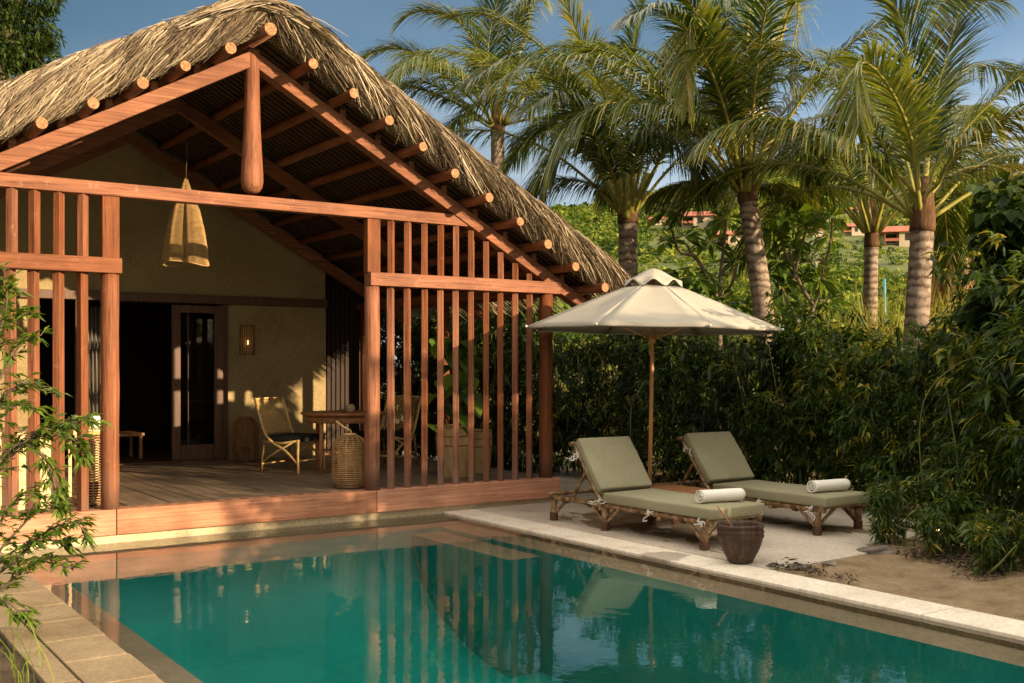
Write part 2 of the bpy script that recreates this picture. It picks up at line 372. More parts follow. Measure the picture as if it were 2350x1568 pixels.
    def build(s, name, mats, parent=None, bevel=0.0):
        me = bpy.data.meshes.new(name)
        vs = np.array(s.v) - s.org
        me.from_pydata([tuple(p) for p in vs], [], s.f); me.update()
        me.polygons.foreach_set('material_index', s.m); me.polygons.foreach_set('use_smooth', s.sm)
        o = link(name, me, mats, parent)
        if bevel:
            md = o.modifiers.new('bevel', 'BEVEL'); md.width = bevel; md.segments = 2; md.limit_method = 'ANGLE'; md.angle_limit = R(50)
        return o
def np_mesh(name, V, Fq, mats, parent=None, tone=None, org=(0, 0, 0), smooth=False):
    """quads from numpy arrays; tone = per-vertex value"""
    V = np.asarray(V, float) - np.array(org, float); Fq = np.asarray(Fq, np.int32)
    me = bpy.data.meshes.new(name)
    me.vertices.add(len(V)); me.vertices.foreach_set('co', V.astype(np.float32).ravel())
    me.loops.add(Fq.size); me.loops.foreach_set('vertex_index', Fq.ravel())
    me.polygons.add(len(Fq)); me.polygons.foreach_set('loop_start', np.arange(0, Fq.size, Fq.shape[1], dtype=np.int32))
    if smooth: me.polygons.foreach_set('use_smooth', np.ones(len(Fq), bool))
    me.update(calc_edges=True)
    if tone is not None:
        a = me.attributes.new('tone', 'FLOAT', 'POINT'); a.data.foreach_set('value', np.asarray(tone, np.float32))
    return link(name, me, mats, parent)
def norm(a): return a / (np.linalg.norm(a, axis=-1, keepdims=True) + 1e-9)
def leaves(P, D, L, W, tone, droop=.25, fold=.25, mid=.42):
    """one folded lozenge of two quads per leaf: base P, direction D"""
    n = len(P); D = norm(D); up = np.array([0, 0, 1.0])
    S = norm(np.cross(D, up + rng.normal(0, .45, (n, 3)))); N = np.cross(S, D)
    L = np.broadcast_to(np.asarray(L, float).reshape(-1, 1), (n, 1)); W = np.broadcast_to(np.asarray(W, float).reshape(-1, 1), (n, 1))
    g = np.array([0, 0, -1.0])
    m = P + D * L * mid + g * droop * L * mid * mid
    t = P + D * L + g * droop * L
    l = m + S * W * .5 + N * W * fold; r = m - S * W * .5 + N * W * fold
    V = np.stack([P, l, m, r, t], 1).reshape(-1, 3)
    b = np.arange(n)[:, None] * 5
    Fq = np.concatenate([b + np.array([[0, 2, 4, 1]]), b + np.array([[0, 3, 4, 2]])], 0)
    return V, Fq, np.repeat(tone, 5)
class LeafBag:
    def __init__(s): s.V = []; s.F = []; s.T = []; s.n = 0
    def add(s, V, Fq, T): s.V.append(V); s.F.append(np.asarray(Fq) + s.n); s.T.append(T); s.n += len(V)
    def build(s, name, mat, parent=None, org=(0, 0, 0)):
        return np_mesh(name, np.concatenate(s.V), np.concatenate(s.F), mat, parent, np.concatenate(s.T), org)
def catmull(pts, n):
    P = np.array(pts, float)
    P = np.vstack([2 * P[0] - P[1], P, 2 * P[-1] - P[-2]])
    out = []; seg = len(P) - 3
    for i in range(n):
        u = i / (n - 1) * seg; k = min(int(u), seg - 1); t = u - k
        p0, p1, p2, p3 = P[k:k + 4]
        out.append(.5 * ((2 * p1) + (-p0 + p2) * t + (2 * p0 - 5 * p1 + 4 * p2 - p3) * t * t + (-p0 + 3 * p1 - 3 * p2 + p3) * t ** 3))
    return np.array(out)
def copy_tree(o, parent=None):
    c = o.copy(); COL.objects.link(c)
    if parent is not None: c.parent = parent
    for ch in [x for x in list(bpy.data.objects) if x.parent == o]: copy_tree(ch, c)
    return c
# ------------------------------------------------------------------ world, sun, camera
SA, SE = R(24.0), R(13.4)
S_ = Vector((math.sin(SA) * math.cos(SE), -math.cos(SA) * math.cos(SE), math.sin(SE)))
w = bpy.data.worlds.new('World'); scene.world = w; w.use_nodes = True
nt = w.node_tree; nt.nodes.clear()
sky = nd(nt, 'ShaderNodeTexSky', sky_type='NISHITA'); sky.sun_disc = False
sky.sun_elevation = SE; sky.sun_rotation = math.atan2(S_.x, S_.y); sky.air_density = 1.0; sky.dust_density = .6; sky.ozone_density = 3.0
bg = nd(nt, 'ShaderNodeBackground'); bg.inputs['Strength'].default_value = 0.085
# soft clouds low in the sky
tc = nd(nt, 'ShaderNodeTexCoord'); mp = nd(nt, 'ShaderNodeMapping'); mp.inputs['Scale'].default_value = (1.6, 1.6, 5)
nt.links.new(tc.outputs['Generated'], mp.inputs['Vector'])
cn = noise(nt, 1.5, 6, .6, mp.outputs['Vector'], .3)
cf = ramp(nt, cn, [(.38, (.35, .35, .35)), (.6, (1, 1, 1))])
sz = nd(nt, 'ShaderNodeSeparateXYZ'); nt.links.new(tc.outputs['Generated'], sz.inputs[0])
band = ramp(nt, sz.outputs['Z'], [(.0, (1, 1, 1)), (.18, (1, 1, 1)), (.28, (.12, .12, .12)), (.6, (.1, .1, .1))])
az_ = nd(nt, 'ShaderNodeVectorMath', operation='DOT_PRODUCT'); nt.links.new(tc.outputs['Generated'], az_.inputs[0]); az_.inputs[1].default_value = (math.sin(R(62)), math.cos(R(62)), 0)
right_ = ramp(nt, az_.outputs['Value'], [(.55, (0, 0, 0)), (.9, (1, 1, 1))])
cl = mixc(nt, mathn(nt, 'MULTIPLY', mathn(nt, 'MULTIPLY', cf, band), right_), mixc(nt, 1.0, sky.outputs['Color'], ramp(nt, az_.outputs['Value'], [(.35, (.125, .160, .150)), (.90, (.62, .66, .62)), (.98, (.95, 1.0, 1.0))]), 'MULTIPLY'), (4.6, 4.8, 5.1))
# unseen fill light added to the sky, overhead and on the sun's side
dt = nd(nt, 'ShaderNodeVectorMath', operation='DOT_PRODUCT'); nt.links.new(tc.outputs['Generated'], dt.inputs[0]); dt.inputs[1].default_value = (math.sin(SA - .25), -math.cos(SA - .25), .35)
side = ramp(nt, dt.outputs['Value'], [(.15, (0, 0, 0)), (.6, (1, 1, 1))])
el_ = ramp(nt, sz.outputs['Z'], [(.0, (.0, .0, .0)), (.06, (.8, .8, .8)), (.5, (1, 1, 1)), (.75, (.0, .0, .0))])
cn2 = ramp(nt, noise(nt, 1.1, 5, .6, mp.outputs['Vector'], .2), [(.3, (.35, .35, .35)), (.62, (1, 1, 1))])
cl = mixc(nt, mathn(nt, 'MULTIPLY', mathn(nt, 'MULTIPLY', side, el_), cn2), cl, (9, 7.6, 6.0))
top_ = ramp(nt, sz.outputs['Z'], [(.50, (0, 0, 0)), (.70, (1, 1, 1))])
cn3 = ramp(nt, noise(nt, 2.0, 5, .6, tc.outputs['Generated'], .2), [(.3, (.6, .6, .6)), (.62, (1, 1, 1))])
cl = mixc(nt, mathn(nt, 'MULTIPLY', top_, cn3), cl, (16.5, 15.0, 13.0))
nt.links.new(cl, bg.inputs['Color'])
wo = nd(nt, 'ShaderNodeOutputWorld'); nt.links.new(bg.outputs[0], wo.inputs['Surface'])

sl = bpy.data.lights.new('sun', 'SUN'); sl.energy = 4.8; sl.angle = R(.55); sl.color = (1.0, .74, .46)
so = bpy.data.objects.new('sun', sl); COL.objects.link(so); so.rotation_euler = (-S_).to_track_quat('-Z', 'Y').to_euler(); so.location = (4, -20, 12)

cam = bpy.data.cameras.new('camera'); co = bpy.data.objects.new('camera', cam); COL.objects.link(co); scene.camera = co
cam.sensor_width = 36; cam.lens = 36 * F_ / 2350; cam.shift_y = (YH - 784) / 2350; cam.clip_start = .1; cam.clip_end = 3000
co.location = CAM; co.rotation_euler = (R(90), 0, -TH)
cam.dof.use_dof = False
vs_ = scene.view_settings; vs_.view_transform = 'Standard'; vs_.look = 'None'; vs_.exposure = 1.15; vs_.gamma = 1

# ------------------------------------------------------------------ ground, pool
def sheet(name, polys, z, mat, kind='structure'):
    m = MB()
    for p in polys: m.add([(x, y, z) for x, y in p], [tuple(range(len(p)))])
    return tag(m.build(name, mat), kind=kind)
PX0, PX1, PY0, PY1 = -0.91, 3.48, -16.0, -0.03      # pool inner edges
# ground sheet with an opening for the pool, gently uneven sand in the near part
G = 1500
sheet('ground', [[(-G, -G), (G, -G), (G, PY0 - .6), (-G, PY0 - .6)], [(-G, PY0 - .6), (-1.36, PY0 - .6), (-1.36, .5), (-G, .5)],
                 [(3.85, PY0 - .6), (G, PY0 - .6), (G, .5), (3.85, .5)], [(-G, .5), (G, .5), (G, G), (-G, G)]], -0.012, 'far_ground')
# sand bed between coping and hedge: small hummocks
nx, ny = 90, 150
xs = np.linspace(3.86, 8.4, nx); ys = np.linspace(-16, 3.0, ny)
XX, YY = np.meshgrid(xs, ys)
def fbm(x, y, k=1.0):
    o = 0
    for i, (a, b, ph) in enumerate([(1.3, .9, .3), (2.9, 2.3, 1.7), (5.7, 6.1, .9), (11.3, 9.7, 2.2)]):
        o = o + np.sin(x * a * k + ph + 1.7 * np.sin(y * b * k * .7)) * np.sin(y * b * k + ph * 2 + 1.3 * np.sin(x * a * k * .6)) / (1.7 ** i)
    return o
ZZ = .012 + .022 * fbm(XX, YY) + .010 * fbm(XX * 3.1, YY * 3.3) + rng.normal(0, .003, XX.shape)
edge = np.clip((XX - 3.86) / .35, 0, 1); ZZ = ZZ * edge + .012 * (1 - edge)
V = np.stack([XX, YY, ZZ], -1).reshape(-1, 3)
i0 = (np.arange(ny - 1)[:, None] * nx + np.arange(nx - 1)[None]).ravel()
tag(np_mesh('sand', V, np.stack([i0, i0 + 1, i0 + 1 + nx, i0 + nx], 1), 'sand', smooth=True), kind='structure')
# garden bed at the left of the pool
nx, ny = 50, 120
xs = np.linspace(-7.5, -1.385, nx); ys = np.linspace(-9, -.1, ny); XX, YY = np.meshgrid(xs, ys)
ZZ = -.10 + .03 * fbm(XX, YY) + rng.normal(0, .008, XX.shape)
V = np.stack([XX, YY, ZZ + .12], -1).reshape(-1, 3); i0 = (np.arange(ny - 1)[:, None] * nx + np.arange(nx - 1)[None]).ravel()
V[:, 2] -= .005
tag(np_mesh('soil', V, np.stack([i0, i0 + 1, i0 + 1 + nx, i0 + nx], 1), 'debris', smooth=True), kind='structure')

# basin: walls and floor, a shallow stone ledge along the edge, steps in the far right corner
m = MB(); D = -1.15
for a, b in (((PX0, PY0), (PX1, PY0)), ((PX1, PY0), (PX1, PY1)), ((PX1, PY1), (PX0, PY1)), ((PX0, PY1), (PX0, PY0))):
    m.cm = 1; m.add([(*a, .0), (*b, .0), (*b, -.06), (*a, -.06)], [(3, 2, 1, 0)]); m.cm = 0
    m.add([(*a, -.06), (*b, -.06), (*b, D), (*a, D)], [(3, 2, 1, 0)])
m.add([(PX0, PY0, D), (PX1, PY0, D), (PX1, PY1, D), (PX0, PY1, D)], [(0, 1, 2, 3)])
nseg = 14; cov = [(PY1 - .512 - 2.1 * (1 - math.cos(math.pi / 2 * k / nseg)), -.06 + (D + .004 + .06) * math.sin(math.pi / 2 * k / nseg)) for k in range(nseg + 1)]
m.add([(x, y, z) for y, z in cov for x in (PX0 + .24, PX1 - .325)], [(2 * k, 2 * k + 2, 2 * k + 3, 2 * k + 1) for k in range(nseg)], True)
tag(m.build('pool_basin', ['pool_tile', 'ledge_stone']), kind='structure')
m = MB(); LZ = -.055
m.box((PX0 + .003, PY0 + .01, D + .01), (PX0 + .245, PY1 - .51, LZ)); m.box((PX1 - .33, PY0 + .01, D + .01), (PX1 - .003, PY1 - .51, LZ))
m.box((PX0 + .003, PY1 - .51, D + .01), (PX1 - .003, PY1 - .003, LZ))
lo = m.build('pool_ledge', ['ledge_stone', 'pool_tile']); tag(lo, kind='structure')
for p in lo.data.polygons:
    if abs(p.normal.z) < .5: p.material_index = 1
m = MB()
m.box((2.80, -2.30, D + .01), (PX1 - .331, PY1 - .513, -.10))
st = m.build('pool_steps', ['ledge_stone', 'pool_tile']); tag(st, kind='structure')
for i_, p in enumerate(st.data.polygons):
    if abs(p.normal.z) < .5 or i_ > 5: p.material_index = 1
# water: fine sheet
m = MB(); m.box((PX0 - .001, PY0 - .001, D - .02), (PX1 + .001, PY1 + .02, 0.0))
tag(m.build('water', 'pool_water'), kind='structure')

# copings: individual slabs in each strip's mesh, thin joints, slightly uneven
def coping(name, x0, x1, ya, yb, step, mat, ztop, first=0.0):
    m = MB(); y = yb - first; k = 0
    while y > ya:
        y2 = max(y - step * random.uniform(.94, 1.05), ya)
        m.box((x0, y2 + .005, -.14), (x1 + random.uniform(-.004, .004), y - .005, ztop + random.uniform(-.002, .002)), bev=.006); y = y2
    return tag(m.build(name, mat), kind='structure')
coping('pool_coping', PX1 + .002, 3.86, PY0, .0, 1.02, 'coping_stone', .022, -.0)
coping('pool_coping', -1.245, PX0 - .002, PY0, -.02, .5, 'coping_warm', .026)
coping('pool_kerb', -1.40, -1.252, PY0, -.02, 2.2, 'coping_warm', .024)
# terrace slab: its free corner toward the camera is cut, a crack across it
m = MB(); m.prism([(3.868, .9), (3.868, -4.3), (4.25, -4.36), (5.25, -4.28), (6.1, -4.0), (7.15, -3.55), (7.3, -2.0), (7.2, 3.0), (5.2, 3.0), (5.1, .9)], -.1, .026, axis='z')
tag(m.build('terrace', 'terrace_stone', bevel=.01), kind='structure')
m = MB(); m.box((4.96, -.2, -.1), (7.4, 7.5, .018)); tag(m.build('path', 'terrace_stone'), kind='structure')

# ------------------------------------------------------------------ pavilion
XA, ZA, SL = 1.33, 4.66, .555
ANG = math.atan(SL); CS = math.cos(ANG)
def zr(x): return ZA - SL * abs(x - XA)
PV = empty('thatched_pavilion', (XA, 2.2, 0), 'open-fronted terracotta timber pavilion with thatched gable roof and slatted screens beside the pool', 'pavilion')
PO = (XA, 2.2, 0)
def part(name, mb, mat, parent=PV, bevel=0.0):
    mb.org = np.array(PO if parent is not None else (0, 0, 0), float)
    return mb.build(name, mat, parent, bevel)
def boxp(name, lo, hi, mat, bevel=.006, parent=PV):
    m = MB(); m.box(lo, hi); return part(name, m, mat, parent, bevel)
def boxc(name, lo, hi, mat, parent, bevel=.004):     # child of a part: the part itself sits at the pavilion's base
    m = MB(); m.box(lo, hi); return part(name, m, mat, parent, bevel)
XL, XR = -3.25, 5.04
boxp('plinth', (XL, PY1 + .012, -1.2), (4.98, 4.9, .079), 'cream_stone', .01)
m = MB(); x = XL + .02; k = 0
while x < XR - .1:
    m.box((x, .122, .265 + random.uniform(-.002, .002)), (x + .128, 4.42, .305 + random.uniform(-.0025, .0025))); x += .137
part('deck', m, 'deck_wood', bevel=.003)
boxp('deck_underside', (XL, .12, .085), (XR - .02, 4.42, .262), 'dark_board', 0)
for i, (a, b) in enumerate(((XL, .035), (.041, 2.652), (2.658, XR))):
    fb = boxp('fascia_board', (a, -.085, .081), (b, .115, .309), 'wood_fascia', .008)
    if i == 1:
        for k in range(17):
            xx = a + .16 + k * .148
            boxc('drain_slot', (xx, .035, .3085), (xx + .065, .062, .3105), 'dark_board', fb, 0)
    if i == 2:
        for zz in (.13, .26):
            m = MB(); m.tube([(XR - .03, -.084, zz), (XR - .03, -.088, zz)], .007, 8); part('bolt', m, 'dark_wood', fb)
for px in (-2.22, 0.0, 2.64, 4.885):
    m = MB(); n = 9
    rr = [.078, .082, .081, .080, .081, .079, .080, .079, .078]
    m.tube([(px + .003 * math.sin(i * 1.9 + px), .0, .309 + (2.43 - .309) * i / (n - 1)) for i in range(n)], rr, 24)
    part('post', m, 'wood_z')
for px in (-2.22, 0.0, 2.64):
    boxp('upper_post', (px - .075, -.045, 2.572), (px + .075, .05, 3.128), 'wood_z', .006)
for a, b in ((-2.32, .085), (2.575, 5.03)):
    boxp('rail', (a, -.1, 2.432), (b, .055, 2.57), 'wood_x', .007)
m = MB(); m.box((-1.1, -.06, 3.13), (3.78, .06, 3.25)); part('tie_beam', m, 'wood_x', bevel=.006)
# slats: square louvres turned about 45 degrees to the front
def slat(px, z0, z1, ang=None, sx=.082, sy=.062, lean=0.0):
    ang = R(50 + random.uniform(-5, 5)) if ang is None else ang
    m = MB(); M = Matrix.Translation((px, .0, 0)) @ Matrix.Rotation(ang, 4, 'Z')
    m.box((-sx / 2, -sy / 2, z0), (sx / 2, sy / 2, z1), M)
    if lean:
        m.v = [(v[0] + lean * (v[2] - z0), v[1], v[2]) for v in m.v]
    part('slat', m, 'wood_z', bevel=.004)
for i, px in enumerate((2.862, 3.061, 3.266, 3.470, 3.664, 3.861, 4.057, 4.253, 4.453, 4.648)):
    slat(px, .309, 2.432, lean=random.uniform(-.004, .004))
    top = min(3.13, zr(px) - .16)
    slat(px, 2.57, top)
for i, px in enumerate((-1.02, -.815, -.634, -.434, -.232)):
    slat(px, .309, 2.432, R(22) if i == 4 else R(46), sx=.075, sy=.07, lean=random.uniform(-.008, .002)); slat(px, 2.57, 3.13, R(44))
# king post
m = MB(); m.lathe([(0, 3.272), (.04, 3.275), (.075, 3.295), (.1, 3.335), (.108, 3.39), (.107, 3.46), (.098, 3.62), (.085, 3.85), (.076, 4.1), (.072, 4.3), (.071, 4.66)], (XA, -.02, 0), 28)
part('king_post', m, 'wood_z')
def rafter(sgn, y0, y1, name='rafter', mat=None, x_in=0.0, x_out=4.1, th=.155, dz=0.0, cleats=False):
    m = MB(); a, b = XA + sgn * x_in, XA + sgn * x_out
    poly = [(a, zr(a) + dz), (b, zr(b) + dz), (b, zr(b) + dz - th), (a, zr(a) + dz - th)]
    m.prism(poly, y0, y1)
    if cleats:
        for k in range(10):
            xx = XA + sgn * (.40 * k + .13 + .42); cx = zr(xx) + .002
            m.prism([(xx - .035, cx - .01), (xx + .035, cx - .01 - sgn * 0), (xx + .03, cx + .085), (xx - .03, cx + .085)], y0 + .02, y1 - .02)
    return part(name, m, mat or ('wood_slope_r' if sgn > 0 else 'wood_slope_l'), bevel=.006)
for s in (-1, 1):
    rafter(s, -.078, .062, x_in=.0 if s < 0 else .002, cleats=True)
    rafter(s, 2.2, 2.32, x_in=.0 if s < 0 else .002)
    rafter(s, 4.25, 4.37, x_in=.0 if s < 0 else .002)
boxp('tie_beam', (-1.6, 2.2, 3.02), (-1.2, 2.3, 3.12), 'wood_x')
for s in (-1, 1):
    for k in range(10):
        dx = .40 * k + .40 + (0.02 if s > 0 else 0) + random.uniform(-.015, .015)
        x = XA + s * dx; z = zr(x) + .061; r = .051 + random.uniform(-.003, .004); yy = -.52 + random.uniform(-.04, .03)
        m = MB(); m.tube([(x, yy, z), (x, yy + .02, z), (x, 1.2, z), (x, 2.6, z), (x, 4.5, z)], [r * .96, r, r * 1.02, r, r], 16, capmat=1)
        part('purlin', m, ['wood_y', 'log_end'])
m = MB(); m.tube([(XA, -.5, ZA + .09), (XA, 2, ZA + .09), (XA, 4.5, ZA + .09)], .06, 14, capmat=1); part('ridge_pole', m, ['wood_y', 'log_end'])
# battens under the thatch, running down the slope
for s in (-1, 1):
    m = MB(); y = -.25
    while y < 4.4:
        a, b = XA + s * .05, XA + s * 4.18
        m.prism([(a, zr(a) + .125), (b, zr(b) + .125), (b, zr(b) + .142), (a, zr(a) + .142)], y, y + .028); y += .115
    part('batten_layer', m, 'dark_wood')
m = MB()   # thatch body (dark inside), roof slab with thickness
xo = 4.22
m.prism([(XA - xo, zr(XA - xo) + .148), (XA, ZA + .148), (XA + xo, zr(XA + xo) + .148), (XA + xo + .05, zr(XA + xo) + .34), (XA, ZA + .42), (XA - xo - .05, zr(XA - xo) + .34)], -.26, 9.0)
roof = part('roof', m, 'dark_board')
# boards at the verge, behind the straw
# ---- verge roll of straw, ridge and top surface
def verge(sgn):
    bag = LeafBag()
    Ls = (xo + .1) / CS
    N = 20000
    s = rng.uniform(-.12, Ls, N)
    cl = np.floor(s / .21 + rng.normal(0, .28, N)); cr = np.array([random.Random(int(c) * 7 + (1 if sgn > 0 else 5)).uniform(-1, 1) for c in cl])
    cr2 = np.array([random.Random(int(c) * 13 + 3 + (1 if sgn > 0 else 9)).uniform(-1, 1) for c in cl])
    big = .175 if sgn < 0 else .185; drift0 = rng.normal(0, .3, N)
    bulge = 1 + .24 * np.sin(s / .21 * 2 * np.pi + cr + .8 * drift0) + .09 * cr2
    ph0 = np.radians(rng.uniform(-35, 165, N)); span = np.radians(rng.uniform(25, 62, N)) * -1
    drift = rng.normal(.30, .09, N) + .13 * cr      # down-slope drift of the tips
    st = np.linspace(0, 1, 4)
    wd = rng.uniform(.004, .012, N)
    out = rng.uniform(-.02, .028, N); tip = np.abs(rng.normal(0, .012, N))
    cen_y, cen_o = -.27, (.318 if sgn < 0 else .315)
    ry, rz_ = big * .95, big
    pts = []
    for t in st:
        ph = ph0 + span * t
        rr = bulge + (out + tip * t * t) / big
        y = cen_y - ry * np.cos(ph) * rr
        o = cen_o + rz_ * np.sin(ph) * rr
        ss = s + drift * t + .03 * np.sin(5 * t + cr * 3)
        dx = ss * CS; x = XA + sgn * dx; z = ZA - SL * np.abs(dx) + np.where(dx < 0, 0, 0) + o
        hang = np.where(np.sin(ph) < -.3, .03 * t * t, 0) * rng.uniform(0, 1.3, N)
        pts.append(np.stack([x, y, z - hang], -1))
    bag.add(*ribbons(pts, wd, np.clip(rng.normal(.46, .27, N) + .26 * cr2 - .25 * (rng.random(N) < .25), 0, 1)))
    return bag
def ribbons(pts, wd, tone):
    """pts: list of (N,3) stations -> flat blades facing outward at random"""
    k = len(pts); N = len(pts[0]); Vs = []
    for i in range(k):
        a = pts[min(i + 1, k - 1)] - pts[max(i - 1, 0)]
        if i == 0: side = norm(np.cross(norm(a), norm(rng.normal(0, 1, (N, 3)))))
        wv = (wd * (1.0 if i < k - 1 else .35))[:, None]
        Vs += [pts[i] + side * wv * .5, pts[i] - side * wv * .5]
    V = np.stack(Vs, 1).reshape(-1, 3); b = np.arange(N)[:, None] * (2 * k)
    Fq = np.concatenate([b + np.array([[2 * i, 2 * i + 1, 2 * i + 3, 2 * i + 2]]) for i in range(k - 1)], 0)
    return V, Fq, np.repeat(tone, 2 * k)
for s in (-1, 1):
    bag = verge(s); bag.build('thatch_verge', 'thatch', PV, PO)
    # core of the roll, so no gap shows the sky
    m = MB(); c = (.318 if s < 0 else .315); rr = (.16 if s < 0 else .17)
    P = [(XA + s * d, -.25, ZA - SL * d + c) for d in np.linspace(-.05, xo + .05, 24)]
    m.tube(P, [rr * (1 + .06 * math.sin(i * 2.1)) for i in range(24)], 12); part('verge_core', m, 'debris')
    for d in np.arange(.25, xo, .47):
        rr2 = (.19 if s < 0 else .197); m = MB()
        pl = [(XA + s * (d + .05 * (1 - math.sin(R(a)))), -.27 - rr2 * math.cos(R(a)), ZA - SL * (d + .05 * (1 - math.sin(R(a)))) + c + rr2 * math.sin(R(a))) for a in range(-70, 121, 12)]
        m.tube(pl, .009, 6); m.tube([(p_[0] + s * .02, p_[1] - .002, p_[2] - .011) for p_ in pl], .008, 6); part('thatch_tie', m, 'rattan' if 0 else 'dark_rattan')
    # wire net laid over the lower face of the roll
    m = MB(); big = (.20 if s < 0 else .21); Ls = xo / CS
    def vp(u, ph): 
        dx = u * CS; return (XA + s * dx, -.27 - big * .96 * math.cos(ph), ZA - SL * dx + c + big * math.sin(ph) - (.03 if math.sin(ph) < -.5 else 0))
    nu = int(Ls / .055)
    for i in range(-6, nu):
        for dr in (-1, 1):
            pl = []
            for k in range(9):
                ph = R(-88 + 88 * k / 8); u = (i + (dr * k * .8)) * .055
                if -.05 < u < Ls: pl.append(vp(u, ph))
            if len(pl) > 2: m.tube(pl, .0022, 3, caps=False, smooth=False)
    part('wire_net', m, 'wire')
    # straw courses on the slope itself
    N = 7000; u = rng.uniform(0, Ls, N); y0 = rng.uniform(-.25, 9.0, N); L = rng.uniform(.3, .6, N); sid = rng.normal(0, .06, N); lift = rng.uniform(0, .06, N)
    st = [(np.stack([XA + s * (u + L * t) * CS, y0 + sid * t, ZA - SL * (u + L * t) * CS + (.37 if s < 0 else .40) + lift * (1 - .6 * t) - .04 * t], -1)) for t in (0, .5, 1)]
    ok = (u + L) < Ls + .15
    bag = LeafBag(); bag.add(*ribbons([q[ok] for q in st], rng.uniform(.02, .045, ok.sum()), np.clip(rng.normal(.45, .2, ok.sum()), 0, 1)))
    bag.build('thatch_slope', 'thatch', PV, PO)
    # ragged eave
    N = 2600; y0 = rng.uniform(-.42, 9.0, N); L = rng.uniform(.25, .5, N); u0 = Ls - rng.uniform(.05, .35, N); ov = rng.uniform(.16, .42, N)
    st = [(np.stack([XA + s * (u0 + L * t) * CS, y0 + rng.normal(0, .03, N) * t, ZA - SL * (u0 + L * t) * CS + ov - .05 * t * t], -1)) for t in (0, .5, 1)]
    bag = LeafBag(); bag.add(*ribbons(st, rng.uniform(.008, .02, N), np.clip(rng.normal(.5, .22, N), 0, 1))); bag.build('eave_straw', 'thatch', PV, PO)
# ridge cap: straw bent over the ridge
N = 5200; y0 = rng.uniform(-.48, 9.0, N) ; y0[:2600] = rng.uniform(-.5, .1, 2600); sd = rng.choice([-1, 1], N); a0 = rng.uniform(-.5, .2, N); L = rng.uniform(.35, .85, N); lift = rng.uniform(-.03, .05, N); dy = rng.normal(-.02, .08, N)
st = []
for t in (0, .33, .66, 1):
    q = a0 + L * t; x = XA + sd * q
    z = ZA + .42 + lift - SL * (np.sqrt(q * q + .05) - .22) * 1.0 - .04 * t * t
    front = np.clip((-.2 - y0) / .3, 0, 1); z = z - front * .14 * rng.uniform(.4, 1.0, N)
    st.append(np.stack([x, y0 + dy * t, z], -1))
bag = LeafBag(); bag.add(*ribbons(st, rng.uniform(.01, .03, N), np.clip(rng.normal(.55, .2, N), 0, 1))); bag.build('ridge_thatch', 'thatch', PV, PO)
m = MB(); m.tube([(XA, -.30, ZA + .33), (XA, 2, ZA + .34), (XA, 8.9, ZA + .33)], .16, 12); part('ridge_core', m, 'debris')

# back wall with opening, lintel, doors
YW = 4.5
def wall(name, poly, mat='plaster', y0=YW, y1=YW + .16): m = MB(); m.prism(poly, y0, y1); return part(name, m, mat)
wall('back_wall', [(-3.2, .08), (.2, .08), (.2, 2.45), (-3.2, 2.45)])
wall('back_wall', [(2.63, .08), (4.19, .08), (4.19, 2.45), (2.63, 2.45)])
wall('gable_wall', [(-2.75, 2.452), (4.19, 2.452), (4.19, zr(4.19) + .12), (XA, ZA + .12), (-2.75, zr(-2.75) + .12)], y0=YW + .02)
boxp('lintel', (-3.2, YW - .06, 2.452), (4.19, YW + .10, 2.565), 'dark_wood', .006)
def door(x0, x1, y, open_glass=True):
    fr = MB(); st_ = .115
    for lo, hi in (((x0, y, .33), (x0 + st_, y + .05, 2.42)), ((x1 - st_, y, .33), (x1, y + .05, 2.42)), ((x0 + st_, y + .002, .33), (x1 - st_, y + .048, .53)), ((x0 + st_, y + .002, 2.32), (x1 - st_, y + .048, 2.42))): fr.box(lo, hi)
    d = part('door', fr, 'dark_wood', PV, .005)
    boxc('glass_pane', (x0 + st_ + .001, y + .02, .531), (x1 - st_ - .001, y + .028, 2.319), 'glass', d, 0)
    bd = MB()
    bd.box((x0 + st_ + .1, y + .012, .531), (x0 + st_ + .112, y + .036, 2.319))
    part('glazing_bar', bd, 'dark_wood', d)
    return d
door(1.915, 2.615, YW - .09)
boxp('door_post', (.70, YW - .02, .326), (.765, YW + .05, 2.45), 'dark_wood')
boxp('door_frame', (2.62, YW - .05, .31), (2.70, YW - .002, 2.45), 'dark_wood')
boxp('threshold', (.15, YW - .12, .306), (2.66, YW + .16, .325), 'dark_wood')
# dark room behind the opening
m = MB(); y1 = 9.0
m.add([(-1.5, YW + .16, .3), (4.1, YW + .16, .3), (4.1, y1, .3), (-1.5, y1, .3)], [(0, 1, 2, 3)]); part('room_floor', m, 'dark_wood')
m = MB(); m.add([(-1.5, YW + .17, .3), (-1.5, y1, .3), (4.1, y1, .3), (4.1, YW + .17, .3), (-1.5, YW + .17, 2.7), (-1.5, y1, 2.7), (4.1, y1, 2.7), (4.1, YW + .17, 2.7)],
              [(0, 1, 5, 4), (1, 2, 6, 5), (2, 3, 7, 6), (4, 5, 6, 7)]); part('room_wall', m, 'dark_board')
# dark timber screen right of the wall, and the purlin-carrying plate
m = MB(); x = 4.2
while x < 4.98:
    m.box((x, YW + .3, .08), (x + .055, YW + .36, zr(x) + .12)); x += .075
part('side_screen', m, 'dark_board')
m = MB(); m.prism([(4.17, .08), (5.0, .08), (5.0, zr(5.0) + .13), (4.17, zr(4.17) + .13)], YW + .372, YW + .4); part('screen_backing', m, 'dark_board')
boxp('wall_plate', (4.84, .1, 2.44), (4.94, 4.9, 2.56), 'wood_y')
m = MB(); m.tube([(4.885, 4.6, .31), (4.885, 4.6, 2.44)], .078, 16); part('post', m, 'wood_z')
m = MB(); m.tube([(4.885, 2.3, .31), (4.885, 2.3, 2.44)], .078, 16); part('post', m, 'wood_z')
